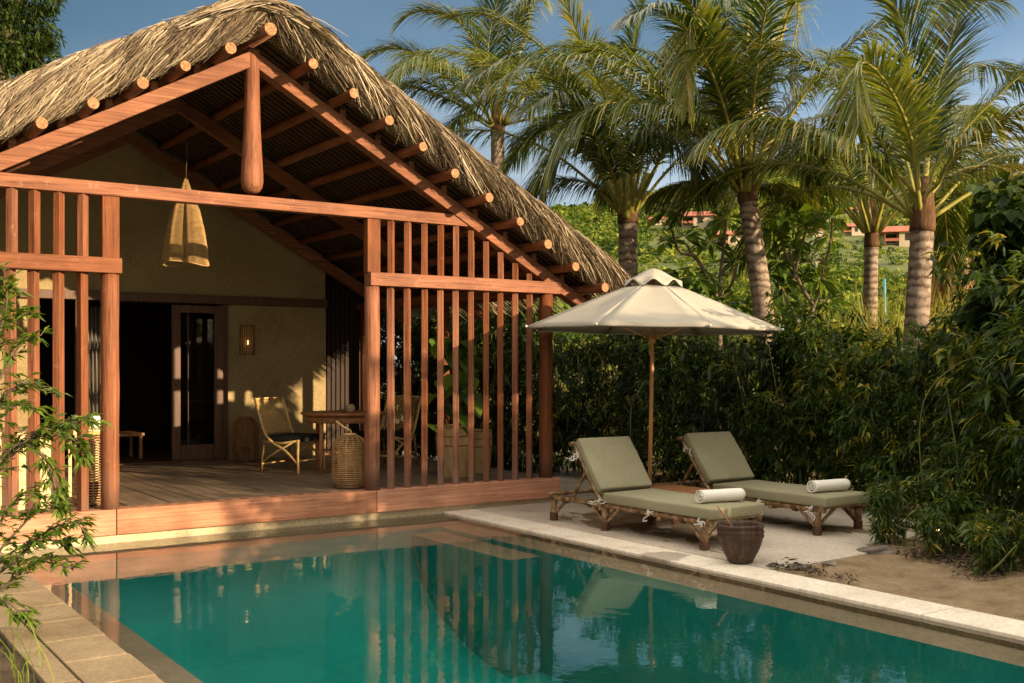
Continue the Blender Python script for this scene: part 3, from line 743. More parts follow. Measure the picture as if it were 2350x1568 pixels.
# ------------------------------------------------------------------ furniture on the deck
Zd = .306
def arc_pts(c, r, z, n=40): return [(c[0] + r * math.cos(2 * math.pi * k / n), c[1] + r * math.sin(2 * math.pi * k / n), z) for k in range(n)]
def basket_lantern(loc, r, h, label, mat='brown_rattan', ribs=14, rows=26, handle=True, glow=False):
    root = empty('basket_lantern', loc, label, 'lantern', 'rattan basket lanterns on the deck')
    def rad(t): return r * (.80 + .2 * min(1, t / .15)) if t < .15 else (r if t < .72 else r * math.sqrt(max(0.0, 1 - ((t - .72) / .30) ** 2)))
    m = MB()
    for k in range(rows + 1):
        t = k / rows; rr = max(rad(t), .03) + .003 * math.sin(k * 2.3)
        m.tube(arc_pts((0, 0), rr, .03 + t * (h - .03), 28), .0064, 5, closed=True)
    m.build('woven_body', mat, root)
    m = MB()
    for k in range(ribs):
        a = 2 * math.pi * k / ribs
        m.tube([(rad(t) * 1.012 * math.cos(a), rad(t) * 1.012 * math.sin(a), .03 + t * (h - .03)) for t in np.linspace(0, 1, 14)], .0045, 5)
    m.build('rib', mat, root)
    m = MB(); m.lathe([(0, 0), (r * .92, 0), (r * .96, .012), (r * .92, .03), (0, .03)], n=28); m.build('base_plate', 'dark_wood', root)
    if handle:
        m = MB(); m.tube([(-.16 * 0, -.05, h - .01), (-.02, -.055, h + .05), (-.09, -.03, h + .09), (-.16, .0, h + .15)][:4], .011, 8); m.tube(arc_pts((0, 0), .055, h + .005, 16), .012, 6, closed=True); m.build('handle', 'rattan', root)
    m = MB(); m.lathe([(0, .032), (.055, .032), (.055, .20), (.05, .20), (.05, .04), (0, .04)], n=18); m.build('glass_cup', 'glass', root)
    m = MB(); m.lathe([(0, .042), (.038, .042), (.038, .15), (.03, .155), (0, .155)], n=16); m.build('candle', 'towel', root)
    return root
basket_lantern((2.56, .36, Zd), .185, .56, 'woven rattan lantern with a carrying handle standing behind the middle round post')
basket_lantern((2.80, 4.05, Zd), .175, .60, 'dark woven rattan lantern standing against the plaster wall under the wall lamp', 'dark_rattan', handle=False)
basket_lantern((-.04, .44, Zd), .16, .66, 'tall woven rattan lantern half hidden behind the left round post')

def rattan_chair(loc, rz, label):
    root = empty('rattan_chair', loc, label, 'chair', 'rattan chairs at the round table', rz)
    W = .27
    for s in (-1, 1):
        y = s * W
        m = MB(); m.tube(catmull([(-.40, y * 1.02, .90), (-.33, y, .70), (-.24, y, .47), (-.12, y, .36), (.06, y, .27), (.23, y, .13)], 18), .0155, 8); m.build('back_pole', 'rattan', root)
        m = MB(); m.tube([(.25, y, 0), (.245, y, .20), (.25, y, .40)], .016, 8); m.build('leg', 'rattan', root)
        m = MB(); m.tube([(-.31, y * .95, 0), (-.29, y * .95, .2), (-.25, y * .96, .40)], .015, 8); m.build('leg', 'dark_rattan', root)
        m = MB(); m.tube([(.265, y, .395), (.0, y, .355), (-.24, y, .375)], .0145, 8); m.build('seat_rail', 'rattan', root)
        m = MB(); m.tube([(-.30, y * .95, .12), (-.06, y, .26), (.20, y, .385)], .0115, 7); m.build('brace', 'rattan', root)
    for pl, r_, mt in (([(.25, -W, .39), (.25, W, .39)], .014, 'rattan'), ([(-.29, -W, .10), (-.29, W, .10)], .009, 'rattan'), ([(-.395, -W, .885), (-.41, 0, .895), (-.395, W, .885)], .012, 'rattan'), ([(.24, -W, .15), (.24, W, .15)], .009, 'rattan')):
        m = MB(); m.tube(pl, r_, 8); m.build('cross_rail', mt, root)
    m = MB()
    def bp(u, v): # back surface u across, v up
        P = catmull([(-.24, 0, .47), (-.33, 0, .70), (-.395, 0, .885)], 21); p = P[int(round(v * 20))]; return (p[0] - .02 * math.sin(u * math.pi), (u - .5) * 2 * W * .98, p[2])
    K = 15
    for k in range(-K, K + 1):
        for d in (-1, 1):
            pl = []
            for i in range(11):
                v = i / 10; u = (k / K) + d * v * .55 + (0 if d > 0 else .0)
                if 0 <= u <= 1: pl.append(bp(u, v))
            if len(pl) > 1: m.tube(pl, .0042, 4, caps=False)
    m.build('back_lattice', 'rattan', root)
    m = MB(); m.box((-.25, -W + .01, .375), (.27, W - .01, .455), bev=.025); m.build('seat_cushion', 'black_fabric', root)
    return root
rattan_chair((2.80, 2.38, Zd), R(-60), 'rattan chair with lattice back and black cushion, left of the round table')
rattan_chair((4.05, 2.35, Zd), R(205), 'rattan chair with lattice back seen through the right slats, beyond the round table')

t = empty('round_table', (3.26, 1.95, Zd), 'round teak table on slim legs on the deck beside the middle post', 'table')
m = MB(); m.lathe([(0, .695), (.50, .695), (.525, .71), (.528, .722), (.52, .732), (0, .734)], n=48); m.build('tabletop', 'teak', t)
m = MB(); m.lathe([(.44, .61), (.455, .61), (.455, .695), (.44, .695), (.44, .61)], n=40); m.build('apron', 'teak', t)
for k in range(4):
    a = R(205 + 90 * k); m = MB(); m.tube([(.44 * math.cos(a), .44 * math.sin(a), 0), (.42 * math.cos(a), .42 * math.sin(a), .69)], [.021, .027], 10); m.build('leg', 'teak', t)
m = MB()
for k in range(2):
    a = R(205 + 90 * k); m.tube([(.43 * math.cos(a), .43 * math.sin(a), .24 + .02 * k), (-.43 * math.cos(a), -.43 * math.sin(a), .24 + .02 * k)], .012, 8)
m.build('stretcher', 'teak', t)
c = empty('candle_holder', (3.27, 1.80, Zd + .735), 'small pale woven candle holder on the round table', 'candle holder')
m = MB(); m.lathe([(0, 0), (.035, 0), (.05, .02), (.054, .05), (.047, .082), (.035, .095), (.03, .09), (.042, .05), (0, .01)], n=18); m.build('cup', 'cream_stone', c)
m = MB()
for k in range(5): m.tube(arc_pts((0, 0), (.04, .052, .056, .053, .042)[k], .01 + k * .019, 18), .004, 5, closed=True)
m.build('weave_band', 'dark_rattan', c)

# planters with a climbing heart-leaf plant
def basket_pot(loc, r, h, label):
    root = empty('basket_planter', loc, label, 'basket', 'woven basket planters behind the right slats')
    m = MB(); rows = 40
    prof = []
    for k in range(rows * 2 + 1):
        tt = k / (rows * 2); rr = r * (.86 + .14 * min(1, tt * 1.4)); prof.append((rr + (.004 if k % 2 else -.003), tt * h))
    prof += [(r * .92, h), (r * .9, h * .85), (0, h * .85)]
    m.lathe(prof, n=36); m.build('woven_body', 'basket_weave', root)
    m = MB()
    for tt in (.62, .80, .98): m.tube(arc_pts((0, 0), r * (1.012 if tt > .7 else .985), tt * h, 30), .009, 6, closed=True)
    m.build('band', 'dark_rattan', root)
    for a in (0.6, 3.6):
        m = MB(); m.tube([(r * .98 * math.cos(a - .2), r * .98 * math.sin(a - .2), h * .95), (r * 1.0 * math.cos(a - .12), r * math.sin(a - .12), h + .07), (r * math.cos(a + .12), r * math.sin(a + .12), h + .07), (r * .98 * math.cos(a + .2), r * .98 * math.sin(a + .2), h * .95)], .01, 6); m.build('handle', 'dark_rattan', root)
    return root
basket_pot((4.08, .72, Zd), .215, .60, 'larger woven basket planter with loop handles behind the right slats')
basket_pot((4.56, .95, Zd), .17, .52, 'smaller plain woven basket planter to the right of the larger one')
def heart_leaf(P, Dv, Nv, L):
    """heart outline fan bent along the midrib"""
    Dv = Dv / np.linalg.norm(Dv); S = np.cross(Dv, Nv); S /= np.linalg.norm(S) + 1e-9; N = np.cross(S, Dv)
    o = [(0.06, 0), (-.10, .22), (-.02, .42), (.22, .52), (.5, .43), (.78, .22), (1.0, 0)]
    vs = [P + Dv * (u * L) + S * (v * L) - N * (.22 * L * u * u) + N * (abs(v) * .18 * L) for u, v in o] + [P + Dv * (u * L) - S * (v * L) - N * (.22 * L * u * u) + N * (abs(v) * .18 * L) for u, v in o[1:-1]]
    mid = [P + Dv * (u * L) - N * (.22 * L * u * u) for u in (.0, .25, .5, .78)]
    return vs, mid
def heart_plant(root, pts, L0, n, org, spread=.16, mat='broad_leaf', rn=3):
    m = MB(org=org); rr = random.Random(rn); tone = []
    for i in range(n):
        u = rr.random(); P = catmull(pts, 30)[int(u * 29)] + np.array([rr.gauss(0, spread), rr.gauss(0, spread), rr.gauss(0, .05)])
        a = rr.uniform(0, 6.28); Dv = np.array([math.cos(a), math.sin(a), rr.uniform(-1.2, -.1)]); Nv = np.array([math.cos(a) * .5, math.sin(a) * .5, 1.0])
        L = L0 * rr.uniform(.6, 1.15); vs, mid = heart_leaf(P, Dv, Nv, L)
        b = vs + mid; # 0..6 right outline, 7..11 left outline(1..5), 12.. midrib
        f = [(12, 1, 2, 13), (13, 2, 3, 14), (14, 3, 4, 15), (15, 4, 5, 6), (12, 13, 8, 7), (13, 14, 9, 8), (14, 15, 10, 9), (15, 6, 11, 10)]
        m.add(b, f, True); tone += [rr.random()] * len(b)
    o = m.build('foliage', mat, root); at_ = o.data.attributes.new('tone', 'FLOAT', 'POINT'); at_.data.foreach_set('value', tone)
hp = empty('heart_leaf_plant', (4.15, .75, Zd + .55), 'climbing plant with big heart-shaped green leaves growing from the basket planters', 'plant')
heart_plant(hp, [(4.12, .74, .95), (4.22, .8, 1.3), (4.2, .85, 1.7), (4.12, .8, 2.0)], .24, 55, (4.15, .75, Zd + .55), .15)
m = MB(org=(4.15, .75, Zd + .55))
for k in range(3): m.tube(catmull([(4.08 + .05 * k, .72, .80), (4.2, .8 + .03 * k, 1.3), (4.2, .85, 1.7), (4.1 + .04 * k, .8, 2.0)], 12), .012, 6)
m.build('stem', 'stem_green', hp)

# wall lamp
wl = empty('wall_lamp', (2.99, YW, 1.96), 'bamboo slat wall lamp with a small glowing bulb on the plaster wall', 'wall lamp')
m = MB(org=(2.99, YW, 1.96))
for k in range(11):
    a = math.pi * (k / 10); m.tube([(2.99 - .105 * math.cos(a), YW - .005 - .075 * math.sin(a), 1.755), (2.99 - .105 * math.cos(a), YW - .005 - .075 * math.sin(a), 2.175)], .0068, 6)
m.build('lamp_shade', 'dark_rattan', wl)
m = MB(org=(2.99, YW, 1.96)); m.box((2.90, YW - .012, 1.78), (3.08, YW - .001, 2.15)); m.build('back_plate', 'rattan', wl)
m = MB(org=(2.99, YW, 1.96)); m.lathe([(0, -.035), (.010, -.027), (.012, 0), (.008, .025), (0, .033)], (2.99, YW - .035, 1.93), 12); m.build('bulb', 'bulb_warm', wl)

# hanging net: two draped woven panels joined at the top, slung by a rope
px, py = 1.17, 1.5
hn = empty('woven_net_pendant', (px, py, 3.7), 'draped golden woven net hung like a bell from a rope under the gable', 'hanging net')
nz, na = 64, 110
prof = [(0, .014), (.2, .072), (.36, .14), (.6, .19), (.85, .222), (1.0, .232)]
def prad(t): return float(np.interp(t, [p[0] for p in prof], [p[1] for p in prof]))
V = []
for i in range(nz + 1):
    t = i / nz
    for k in range(na):
        a = 2 * math.pi * k / na
        f = 1 - .80 * t ** .4 * math.exp(-((((a - R(243) + math.pi) % (2 * math.pi)) - math.pi) / .30) ** 2) + .05 * t * math.sin(3 * a + 1) + .03 * t * math.sin(7 * a)
        r = prad(t) * f
        V.append((px + r * math.cos(a) * 1.05, py + r * math.sin(a) * .8, 3.62 - t * .92 + .02 * t * math.sin(2 * a)))
me_f = [(i * na + k, i * na + (k + 1) % na, (i + 1) * na + (k + 1) % na, (i + 1) * na + k) for i in range(nz) for k in range(na)]
# diagonal lattice: turn each 2x2 block's quads into diamonds by skewing every row half a cell
V2 = []
for i in range(nz + 1):
    for k in range(na):
        a, b = V[i * na + k], V[i * na + (k + 1) % na]
        q = .5 * (i % 2); V2.append(tuple(a[j] * (1 - q) + b[j] * q for j in range(3)))
fs = []
for i in range(nz - 1):
    for k in range(na):
        if i % 2 == 0: fs.append((i * na + k, (i + 1) * na + (k - 1) % na, (i + 2) * na + k, (i + 1) * na + k))
        else: fs.append((i * na + k, (i + 1) * na + k, (i + 2) * na + k, (i + 1) * na + (k + 1) % na))
m = MB(org=(px, py, 3.7)); m.add(V2, fs); o = m.build('net_panel', 'net_fibre', hn)
md = o.modifiers.new('cords', 'WIREFRAME'); md.thickness = .0068; md.use_even_offset = False; md.use_boundary = True
m = MB(org=(px, py, 3.7)); m.tube([V[nz * na + k] for k in range(na)], .007, 6, closed=True); m.build('hem', 'net_fibre', hn)
m = MB(org=(px, py, 3.7)); m.tube([(px, py, 3.6), (px + .01, py, 3.95), (px, py, 4.62)], .005, 6); m.build('rope', 'dark_wood', hn)

# pale cabinet behind the left slats with a cushion
cb = empty('wooden_cabinet', (-.85, .8, Zd), 'pale wooden cabinet in the sun behind the left slats', 'cabinet')
m = MB(org=(-.85, .8, Zd)); m.box((-1.45, .36, Zd), (-.36, 1.2, .98)); m.build('body', 'pale_wood', cb, .008)
m = MB(org=(-.85, .8, Zd)); m.box((-1.47, .34, .981), (-.34, 1.22, 1.012)); m.build('top', 'pale_wood', cb, .005)
for xx in (-1.42, -1.05, -.70):
    m = MB(org=(-.85, .8, Zd)); m.box((xx, .345, .36), (xx + .32, .358, .95)); m.build('panel', 'pale_wood', cb, .004)
m = MB(); m.box((-.08, .92, .98), (.16, 1.18, 1.12), bev=.05); tag(m.build('cushion', 'towel'), 'off-white cushion on the stool behind the left round post', 'cushion')
sb = empty('stool', (.04, 1.05, Zd), 'low wooden stool under the white cushion behind the left round post', 'stool')
m = MB(org=(.04, 1.05, Zd)); m.box((-.12, .88, .93), (.20, 1.22, .978)); m.build('seat', 'pale_wood', sb, .006)
for a in (-.10, .155):
    for b in (.90, 1.17):
        m = MB(org=(.04, 1.05, Zd)); m.box((a, b, Zd), (a + .03, b + .03, .929)); m.build('leg', 'pale_wood', sb)
# pale curtain just inside the opening, low table in the room
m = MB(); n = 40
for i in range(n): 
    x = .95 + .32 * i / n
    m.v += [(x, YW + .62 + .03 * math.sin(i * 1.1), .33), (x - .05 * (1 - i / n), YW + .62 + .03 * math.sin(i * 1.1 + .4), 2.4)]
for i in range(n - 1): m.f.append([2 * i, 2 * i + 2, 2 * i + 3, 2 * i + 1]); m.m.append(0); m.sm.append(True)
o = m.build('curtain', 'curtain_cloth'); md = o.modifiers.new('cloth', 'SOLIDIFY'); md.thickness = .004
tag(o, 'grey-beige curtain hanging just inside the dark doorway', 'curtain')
lt = empty('low_table', (1.45, 5.6, .3), 'low dark wooden table inside the dark room', 'low table')
m = MB(org=(1.45, 5.6, .3)); m.box((1.1, 5.3, .62), (1.8, 5.9, .66)); m.build('tabletop', 'teak', lt)
for a in (1.12, 1.74):
    for b in (5.33, 5.83):
        m = MB(org=(1.45, 5.6, .3)); m.box((a, b, .301), (a + .04, b + .04, .62)); m.build('leg', 'teak', lt)

# ------------------------------------------------------------------ terrace: loungers, table, towels, umbrella, bucket
def lounger(loc, label):
    root = empty('bamboo_lounger', loc, label, 'sun lounger', 'bamboo sun loungers on the terrace')
    Wd = .66; zr_ = .235; rj = random.Random(int(loc[0] * 100))
    def bam(name, pts, r, parent=root, n=10):
        P = []; Rr = []
        pts = [np.array(p, float) for p in pts]
        for a, b in zip(pts[:-1], pts[1:]):
            L = np.linalg.norm(b - a); k = max(2, int(L / .045))
            for i in range(k): 
                P.append(a + (b - a) * i / k); ph = (i % 4); Rr.append(r * (1.16 if ph == 0 and i else .97 + .03 * rj.random()))
        P.append(pts[-1]); Rr.append(r)
        m = MB(); m.tube(P, Rr, n); return m.build(name, 'bamboo_pole', parent)
    for y in (.07, 1.40, 2.22):
        for x in (.035, Wd - .035):
            lg = bam('leg', [(x, y, 0), (x, y, .24 if y < 2 else .25)], .034 if y < 2 else .030, n=12)
            m = MB()
            for k in range(5): m.tube([(x + .037 * math.cos(q), y + .037 * math.sin(q), .012 + k * .017) for q in np.linspace(0, 2 * math.pi, 14)[:-1]], .0085, 5, closed=True)
            m.build('cane_wrap', 'dark_wood', lg)
    for x in (.035, Wd - .035):
        bam('side_rail', [(x, -.02, zr_), (x, 1.15, zr_ + .005), (x, 2.28, zr_)], .026)
        for y in (.07, 1.40, 2.22):
            for d in (-1, 1):
                y2 = y + d * .21
                if -.03 < y2 < 2.30: bam('brace', [(x, y + d * .02, .075), (x, y2, zr_ - .01)], .017)
    for y in (0.0, .62, 1.28, 1.45, 2.26):
        bam('cross_rail', [(-.0, y, zr_ + (.03 if y in (0.0, 2.26) else -.03)), (Wd, y, zr_ + (.03 if y in (0.0, 2.26) else -.03))], .021 if y in (.0, 2.26) else .018)
        if y in (.0,):
            for d in (.035, Wd - .035): bam('brace', [(d, .07, .075), (d + (.2 if d < .3 else -.2), .03, zr_ + .01)], .016)
    # lashing at the joints
    for x in (.035, Wd - .035):
        for y in (.07, .33, .9, 1.40, 1.62, 2.02, 2.22):
            m = MB()
            for k in range(4): m.tube([(x + .034 * math.cos(q), y + (k - 1.5) * .014, zr_ + .034 * math.sin(q)) for q in np.linspace(0, 2 * math.pi, 12)[:-1]], .0075, 4, closed=True)
            m.build('cane_lashing', 'dark_wood', root)
    # backrest frame
    h0 = np.array([0, 1.44, .262]); h1 = np.array([0, 1.87, .80])
    for x in (.02, Wd - .02): bam('back_frame', [(x, h0[1], h0[2]), (x, h1[1], h1[2])], .021)
    bam('back_frame', [(-.03, h1[1], h1[2]), (Wd + .0, h1[1], h1[2])], .022)
    for t in (.3, .62): bam('back_frame', [(.02, h0[1] + .43 * t, h0[2] + .538 * t), (Wd - .02, h0[1] + .43 * t, h0[2] + .538 * t)], .015)
    for x in (.09, Wd - .09): bam('prop', [(x, 1.72, .60), (x, 1.98, .24)], .016)
    # cushions
    def cushion(name, L, T, M):
        bm = bmesh.new(); bmesh.ops.create_cube(bm, size=1)
        for v in bm.verts: v.co = Vector((v.co.x * (Wd - .0), v.co.y * L, v.co.z * T))
        bmesh.ops.bevel(bm, geom=bm.edges[:], offset=.018, segments=3, profile=.5, affect='EDGES')
        bmesh.ops.subdivide_edges(bm, edges=[e for e in bm.edges if e.calc_length() > .3], cuts=6, use_grid_fill=True)
        for v in bm.verts:
            x, y = v.co.x / (Wd / 2), v.co.y / (L / 2)
            v.co.z += (.012 * (1 - x * x) * (1 - y ** 4) + .003 * math.sin(v.co.y * 9 + v.co.x * 4)) * (1 if v.co.z > 0 else .0)
            v.co.x += .004 * math.sin(v.co.y * 7)
            v.co = M @ v.co
        me = bpy.data.meshes.new(name); bm.to_mesh(me); bm.free()
        for p in me.polygons: p.use_smooth = True
        o = link(name, me, 'sage_fabric', root)
        return o
    cushion('seat_cushion', 1.44, .098, Matrix.Translation((Wd / 2, .675, .315)))
    d = h1 - h0; an = math.atan2(d[2], d[1]); Lb = .60
    nrm = np.array([0, -math.sin(an), math.cos(an)])
    cpos = h0 + d / np.linalg.norm(d) * (.385) + nrm * .068
    cushion('back_cushion', Lb, .085, Matrix.Translation(Vector((Wd / 2, cpos[1], cpos[2]))) @ Matrix.Rotation(an, 4, 'X'))
    # cord ties
    def tie(p, k):
        m = MB(); rj2 = random.Random(k)
        for q in range(3):
            a = [np.array(p, float)]
            for i in range(4): a.append(a[-1] + np.array([rj2.uniform(-.05, .02), rj2.uniform(-.05, .05), rj2.uniform(-.035, .02)]))
            m.tube(catmull(a, 14), .0045, 5)
        m.tube([(p[0] + .014 * math.cos(q), p[1], p[2] + .02 * math.sin(q)) for q in np.linspace(0, 6.28, 9)[:-1]], .006, 4, closed=True)
        m.build('tie', 'tie_cord', root)
    for i, p in enumerate(((-.002, 1.44, .28), (-.0, .75, .25), (.0, .1, .25), (Wd + .01, .03, .25), (-.01, 1.78, .70))): tie(p, i + int(loc[0] * 10))
    return root
lounger((4.02, -3.49, .027), 'bamboo sun lounger with sage green cushions nearest the pool, rolled towel at its foot')
lounger((5.46, -3.50, .027), 'bamboo sun lounger with sage green cushions farther from the pool, against the hedge')

def towel(loc, rz, label, r=.062, L=.44):
    bm_ = MB(); turns = 4.2; n = 110; th = .0105
    sp = []
    for i in range(n):
        u = i / (n - 1); rr = .006 + (r - .006) * u; a = u * turns * 2 * math.pi - 1.2; sp.append((rr * math.cos(a), rr * math.sin(a)))
    xs_ = np.linspace(-L / 2, L / 2, 14)
    m = MB(); rj = random.Random(int(loc[0] * 50))
    offs = [(0.004 * math.sin(x * 22) + (0.0)) for x in xs_]
    vs = [(x + .006 * math.sin(i * .35) * (1 if j in (0, 13) else 0), sp[i][0] * (1 + .02 * math.sin(x * 30)) * 1.06, sp[i][1] * (1 + offs[j] * 3) * .94) for j, x in enumerate(xs_) for i in range(n)]
    fs = [(j * n + i, j * n + i + 1, (j + 1) * n + i + 1, (j + 1) * n + i) for j in range(13) for i in range(n - 1)]
    m.add(vs, fs, True); m.box((-L / 2 + .012, -.004, -.004), (L / 2 - .012, .004, .004))
    o = m.build('rolled_towel', 'towel'); o.location = loc; o.rotation_euler = (0, 0, rz)
    md = o.modifiers.new('pile', 'SOLIDIFY'); md.thickness = .009; md.offset = 0
    tag(o, label, 'towel', 'rolled towels on the loungers')
towel((4.365, -3.30, .027 + .365 + .071), R(-10), 'white rolled towel at the foot of the lounger nearest the pool')
towel((5.79, -3.32, .027 + .365 + .071), R(-6), 'white rolled towel at the foot of the lounger against the hedge')

ts = empty('side_table', (5.07, -1.95, .027), 'low square teak side table between the two loungers', 'side table')
m = MB(org=(5.07, -1.95, .027)); m.box((4.80, -2.24, .31), (5.34, -1.66, .352)); m.build('tabletop', 'teak', ts, .006)
for a in (4.84, 5.25):
    for b in (-2.2, -1.75):
        m = MB(org=(5.07, -1.95, .027)); m.box((a, b, .027), (a + .05, b + .05, .309)); m.build('leg', 'teak', ts)

# umbrella
ub = at(1490, 840, 11.65); ux, uy = ub[0], ub[1]
um = empty('garden_umbrella', (ux, uy, .027), 'cream octagonal canvas umbrella on a wooden pole between the two loungers', 'umbrella')
k_ = 11.65 / 2480
Ru = 300 * k_; zrim = CAMH + (YH - 756) * k_; ztop = CAMH + (YH - 657) * k_; zcap = CAMH + (YH - 616) * k_
a0 = math.atan2(CAM[1] - uy, CAM[0] - ux) + R(22.5)
lean = np.array([.824, -.566, 0]) * .018; UO = (ux, uy, .027)
def U(x, y, z): # tilt the whole top slightly with the leaning pole
    return (ux + x + lean[0] * (z - .03), uy + y + lean[1] * (z - .03), z - .017 * (x * .824 - y * .566))
m = MB(org=UO); m.tube([U(0, 0, .03), U(0, 0, 1.2), U(0, 0, zcap - .03)], .0225, 16); m.build('pole', 'pole_wood', um)
m = MB(org=UO)
rt_ = .27; nr, nc = 10, 8
for k in range(8):
    A, B = a0 + k * math.pi / 4, a0 + (k + 1) * math.pi / 4; vs = []
    for i in range(nr + 1):
        tr = i / nr; rad_ = rt_ + (Ru - rt_) * tr; z = ztop + (zrim - ztop) * (tr ** 1.04)
        for j in range(nc + 1):
            s_ = j / nc; x = rad_ * ((1 - s_) * math.cos(A) + s_ * math.cos(B)); y = rad_ * ((1 - s_) * math.sin(A) + s_ * math.sin(B))
            sag = 4 * s_ * (1 - s_); edge = 1 - .028 * sag * tr ** 3
            vs.append(U(x * edge, y * edge, z - .030 * sag * math.sin(math.pi * min(1, tr * 1.05)) - (.0 if i < nr else .0) + .002 * math.sin(9 * s_ + 5 * tr + k)))
    m.add(vs, [(i * (nc + 1) + j, (i + 1) * (nc + 1) + j, (i + 1) * (nc + 1) + j + 1, i * (nc + 1) + j + 1) for i in range(nr) for j in range(nc)], True)
    # short hem
    e = [vs[nr * (nc + 1) + j] for j in range(nc + 1)]; h = [(p[0] * .999 + ux * .001, p[1] * .999 + uy * .001, p[2] - .022) for p in e]
    m.add(e + h, [(j, j + 9, j + 10, j + 1) for j in range(nc)], True)
cn_ = m.build('canopy', 'canvas', um); md = cn_.modifiers.new('cloth', 'SOLIDIFY'); md.thickness = .003
m = MB(org=UO); n = 96; vs = []
rc = .335
for i in range(9):
    t_ = i / 8
    for q in range(n):
        a = a0 + 2 * math.pi * q / n; ph = (q / n * 8) % 1.0; sc = math.sin(math.pi * ph)
        rad_ = rc * t_ * (1 - .05 * t_ * sc) * (math.cos(math.pi / 8) / math.cos((ph - .5) * math.pi / 4)) ** .5
        z = zcap - (zcap - ztop - .005) * (t_ ** 1.5) - .02 * t_ * (1 - sc) + (.052 * sc ** 2.2 * max(0, (t_ - .55) / .45) ** 1.5)
        vs.append(U(rad_ * math.cos(a), rad_ * math.sin(a), z))
m.add(vs, [(i * n + q, (i + 1) * n + q, (i + 1) * n + (q + 1) % n, i * n + (q + 1) % n) for i in range(8) for q in range(n)], True)
o = m.build('vent_cap', 'canvas', um); md = o.modifiers.new('cloth', 'SOLIDIFY'); md.thickness = .003
for k in range(8):
    a = a0 + k * math.pi / 4; m = MB(org=UO)
    m.tube([U(rt_ * .3 * math.cos(a), rt_ * .3 * math.sin(a), ztop - .02), U((Ru - .02) * math.cos(a), (Ru - .02) * math.sin(a), zrim - .016)], .010, 6)
    m.tube([U(.045 * math.cos(a), .045 * math.sin(a), zrim - .10), U(Ru * .52 * math.cos(a), Ru * .52 * math.sin(a), zrim + (ztop - zrim) * .40 - .0)], .009, 6)
    m.build('rib', 'pole_wood', um)
    m = MB(org=UO); m.tube([U(Ru * math.cos(a), Ru * math.sin(a), zrim + .004), U((Ru + .012) * math.cos(a), (Ru + .012) * math.sin(a), zrim - .014)], .013, 8); m.build('rib_tip', 'tie_cord', um)
m = MB(org=UO); m.tube([U(0, 0, zrim - .15), U(0, 0, zrim - .06)], [.034, .042], 14); m.build('hub', 'pole_wood', um)
m = MB(org=UO); m.box((ux - .2, uy - .2, .028), (ux + .2, uy + .2, .085)); m.build('base', 'path_metal', um, .01)

# bucket with ladle
bk = onz(1699, 1291, .024); BO = (float(bk[0]), float(bk[1]), .024)
b = empty('wooden_bucket', BO, 'dark round coconut-wood bucket standing on the pool coping', 'bucket')
prof = [(0, 0), (.085, 0), (.098, .012), (.112, .04), (.138, .09), (.158, .135), (.170, .175), (.176, .20), (.183, .208), (.184, .222), (.180, .236), (.184, .246), (.186, .258), (.180, .268), (.179, .285), (.187, .292), (.190, .303), (.186, .312), (.174, .313), (.168, .29), (.160, .18), (.10, .05), (0, .03)]
m = MB(); n = 84; vs = []
for (r_, z) in prof:
    for q in range(n):
        a = 2 * math.pi * q / n; g = 1 - .016 * (abs(math.sin(a * 12)) < .22) * (1 if .02 < z < .2 else .4) + .006 * math.sin(a * 5)
        rope = .0035 * math.sin(a * 42 + z * 90) if .2 < z < .27 else 0
        vs.append((r_ * g + rope * math.cos(a) * 0, 0, 0)); vs[-1] = ((r_ * g + rope) * math.cos(a), (r_ * g + rope) * math.sin(a), z + .004 * math.sin(a * 3 + 1) * (z > .25))
m.add(vs, [(i * n + q, i * n + (q + 1) % n, (i + 1) * n + (q + 1) % n, (i + 1) * n + q) for i in range(len(prof) - 1) for q in range(n)], True)
m.build('body', 'bucket_wood', b)
ld = empty('ladle', (BO[0], BO[1], .1), 'thin wooden ladle handle leaning out of the bucket', 'ladle')
m = MB(org=(BO[0], BO[1], .1)); m.tube([(BO[0] + .05, BO[1] + .0, .1), (BO[0] - .03, BO[1] + .03, .28), (BO[0] - .155, BO[1] + .10, .475)], .006, 8); m.build('handle', 'teak', ld)
m = MB(org=(BO[0], BO[1], .1)); m.lathe([(0, -.02), (.03, -.012), (.038, .02), (.034, .02), (.026, -.008), (0, -.014)], (BO[0] + .05, BO[1], .105), 16); m.build('bowl', 'bucket_wood', ld)

# pool lights, path light
for i, (x, y) in enumerate(((325, 1262), (797, 1217))):
    p = onz(x, y, -.095); m = MB(); m.lathe([(0, .012), (.022, .012), (.028, .0), (0, 0)], (0, 0, 0), 16)
    o = m.build('pool_light', 'lamp_white'); o.location = (p[0], p[1], -.099)
    tag(o, ('small round white pool light on the shallow ledge near the left post', 'small round white pool light on the shallow ledge near the middle post')[i], 'pool light', 'pool lights')
pl_ = onz(2150, 1236, .02); pr = empty('path_light', (pl_[0], pl_[1], .02), 'small lit garden light at the foot of the right hedge', 'garden light')
m = MB(); m.tube([(0, 0, 0), (0, 0, .08)], .01, 8); m.lathe([(0, .115), (.045, .10), (.05, .092), (0, .096)], n=16); m.build('stake', 'path_metal', pr)
m = MB(); m.lathe([(0, .07), (.02, .07), (.026, .085), (0, .09)], n=12); m.build('lamp', 'lamp_warm', pr)

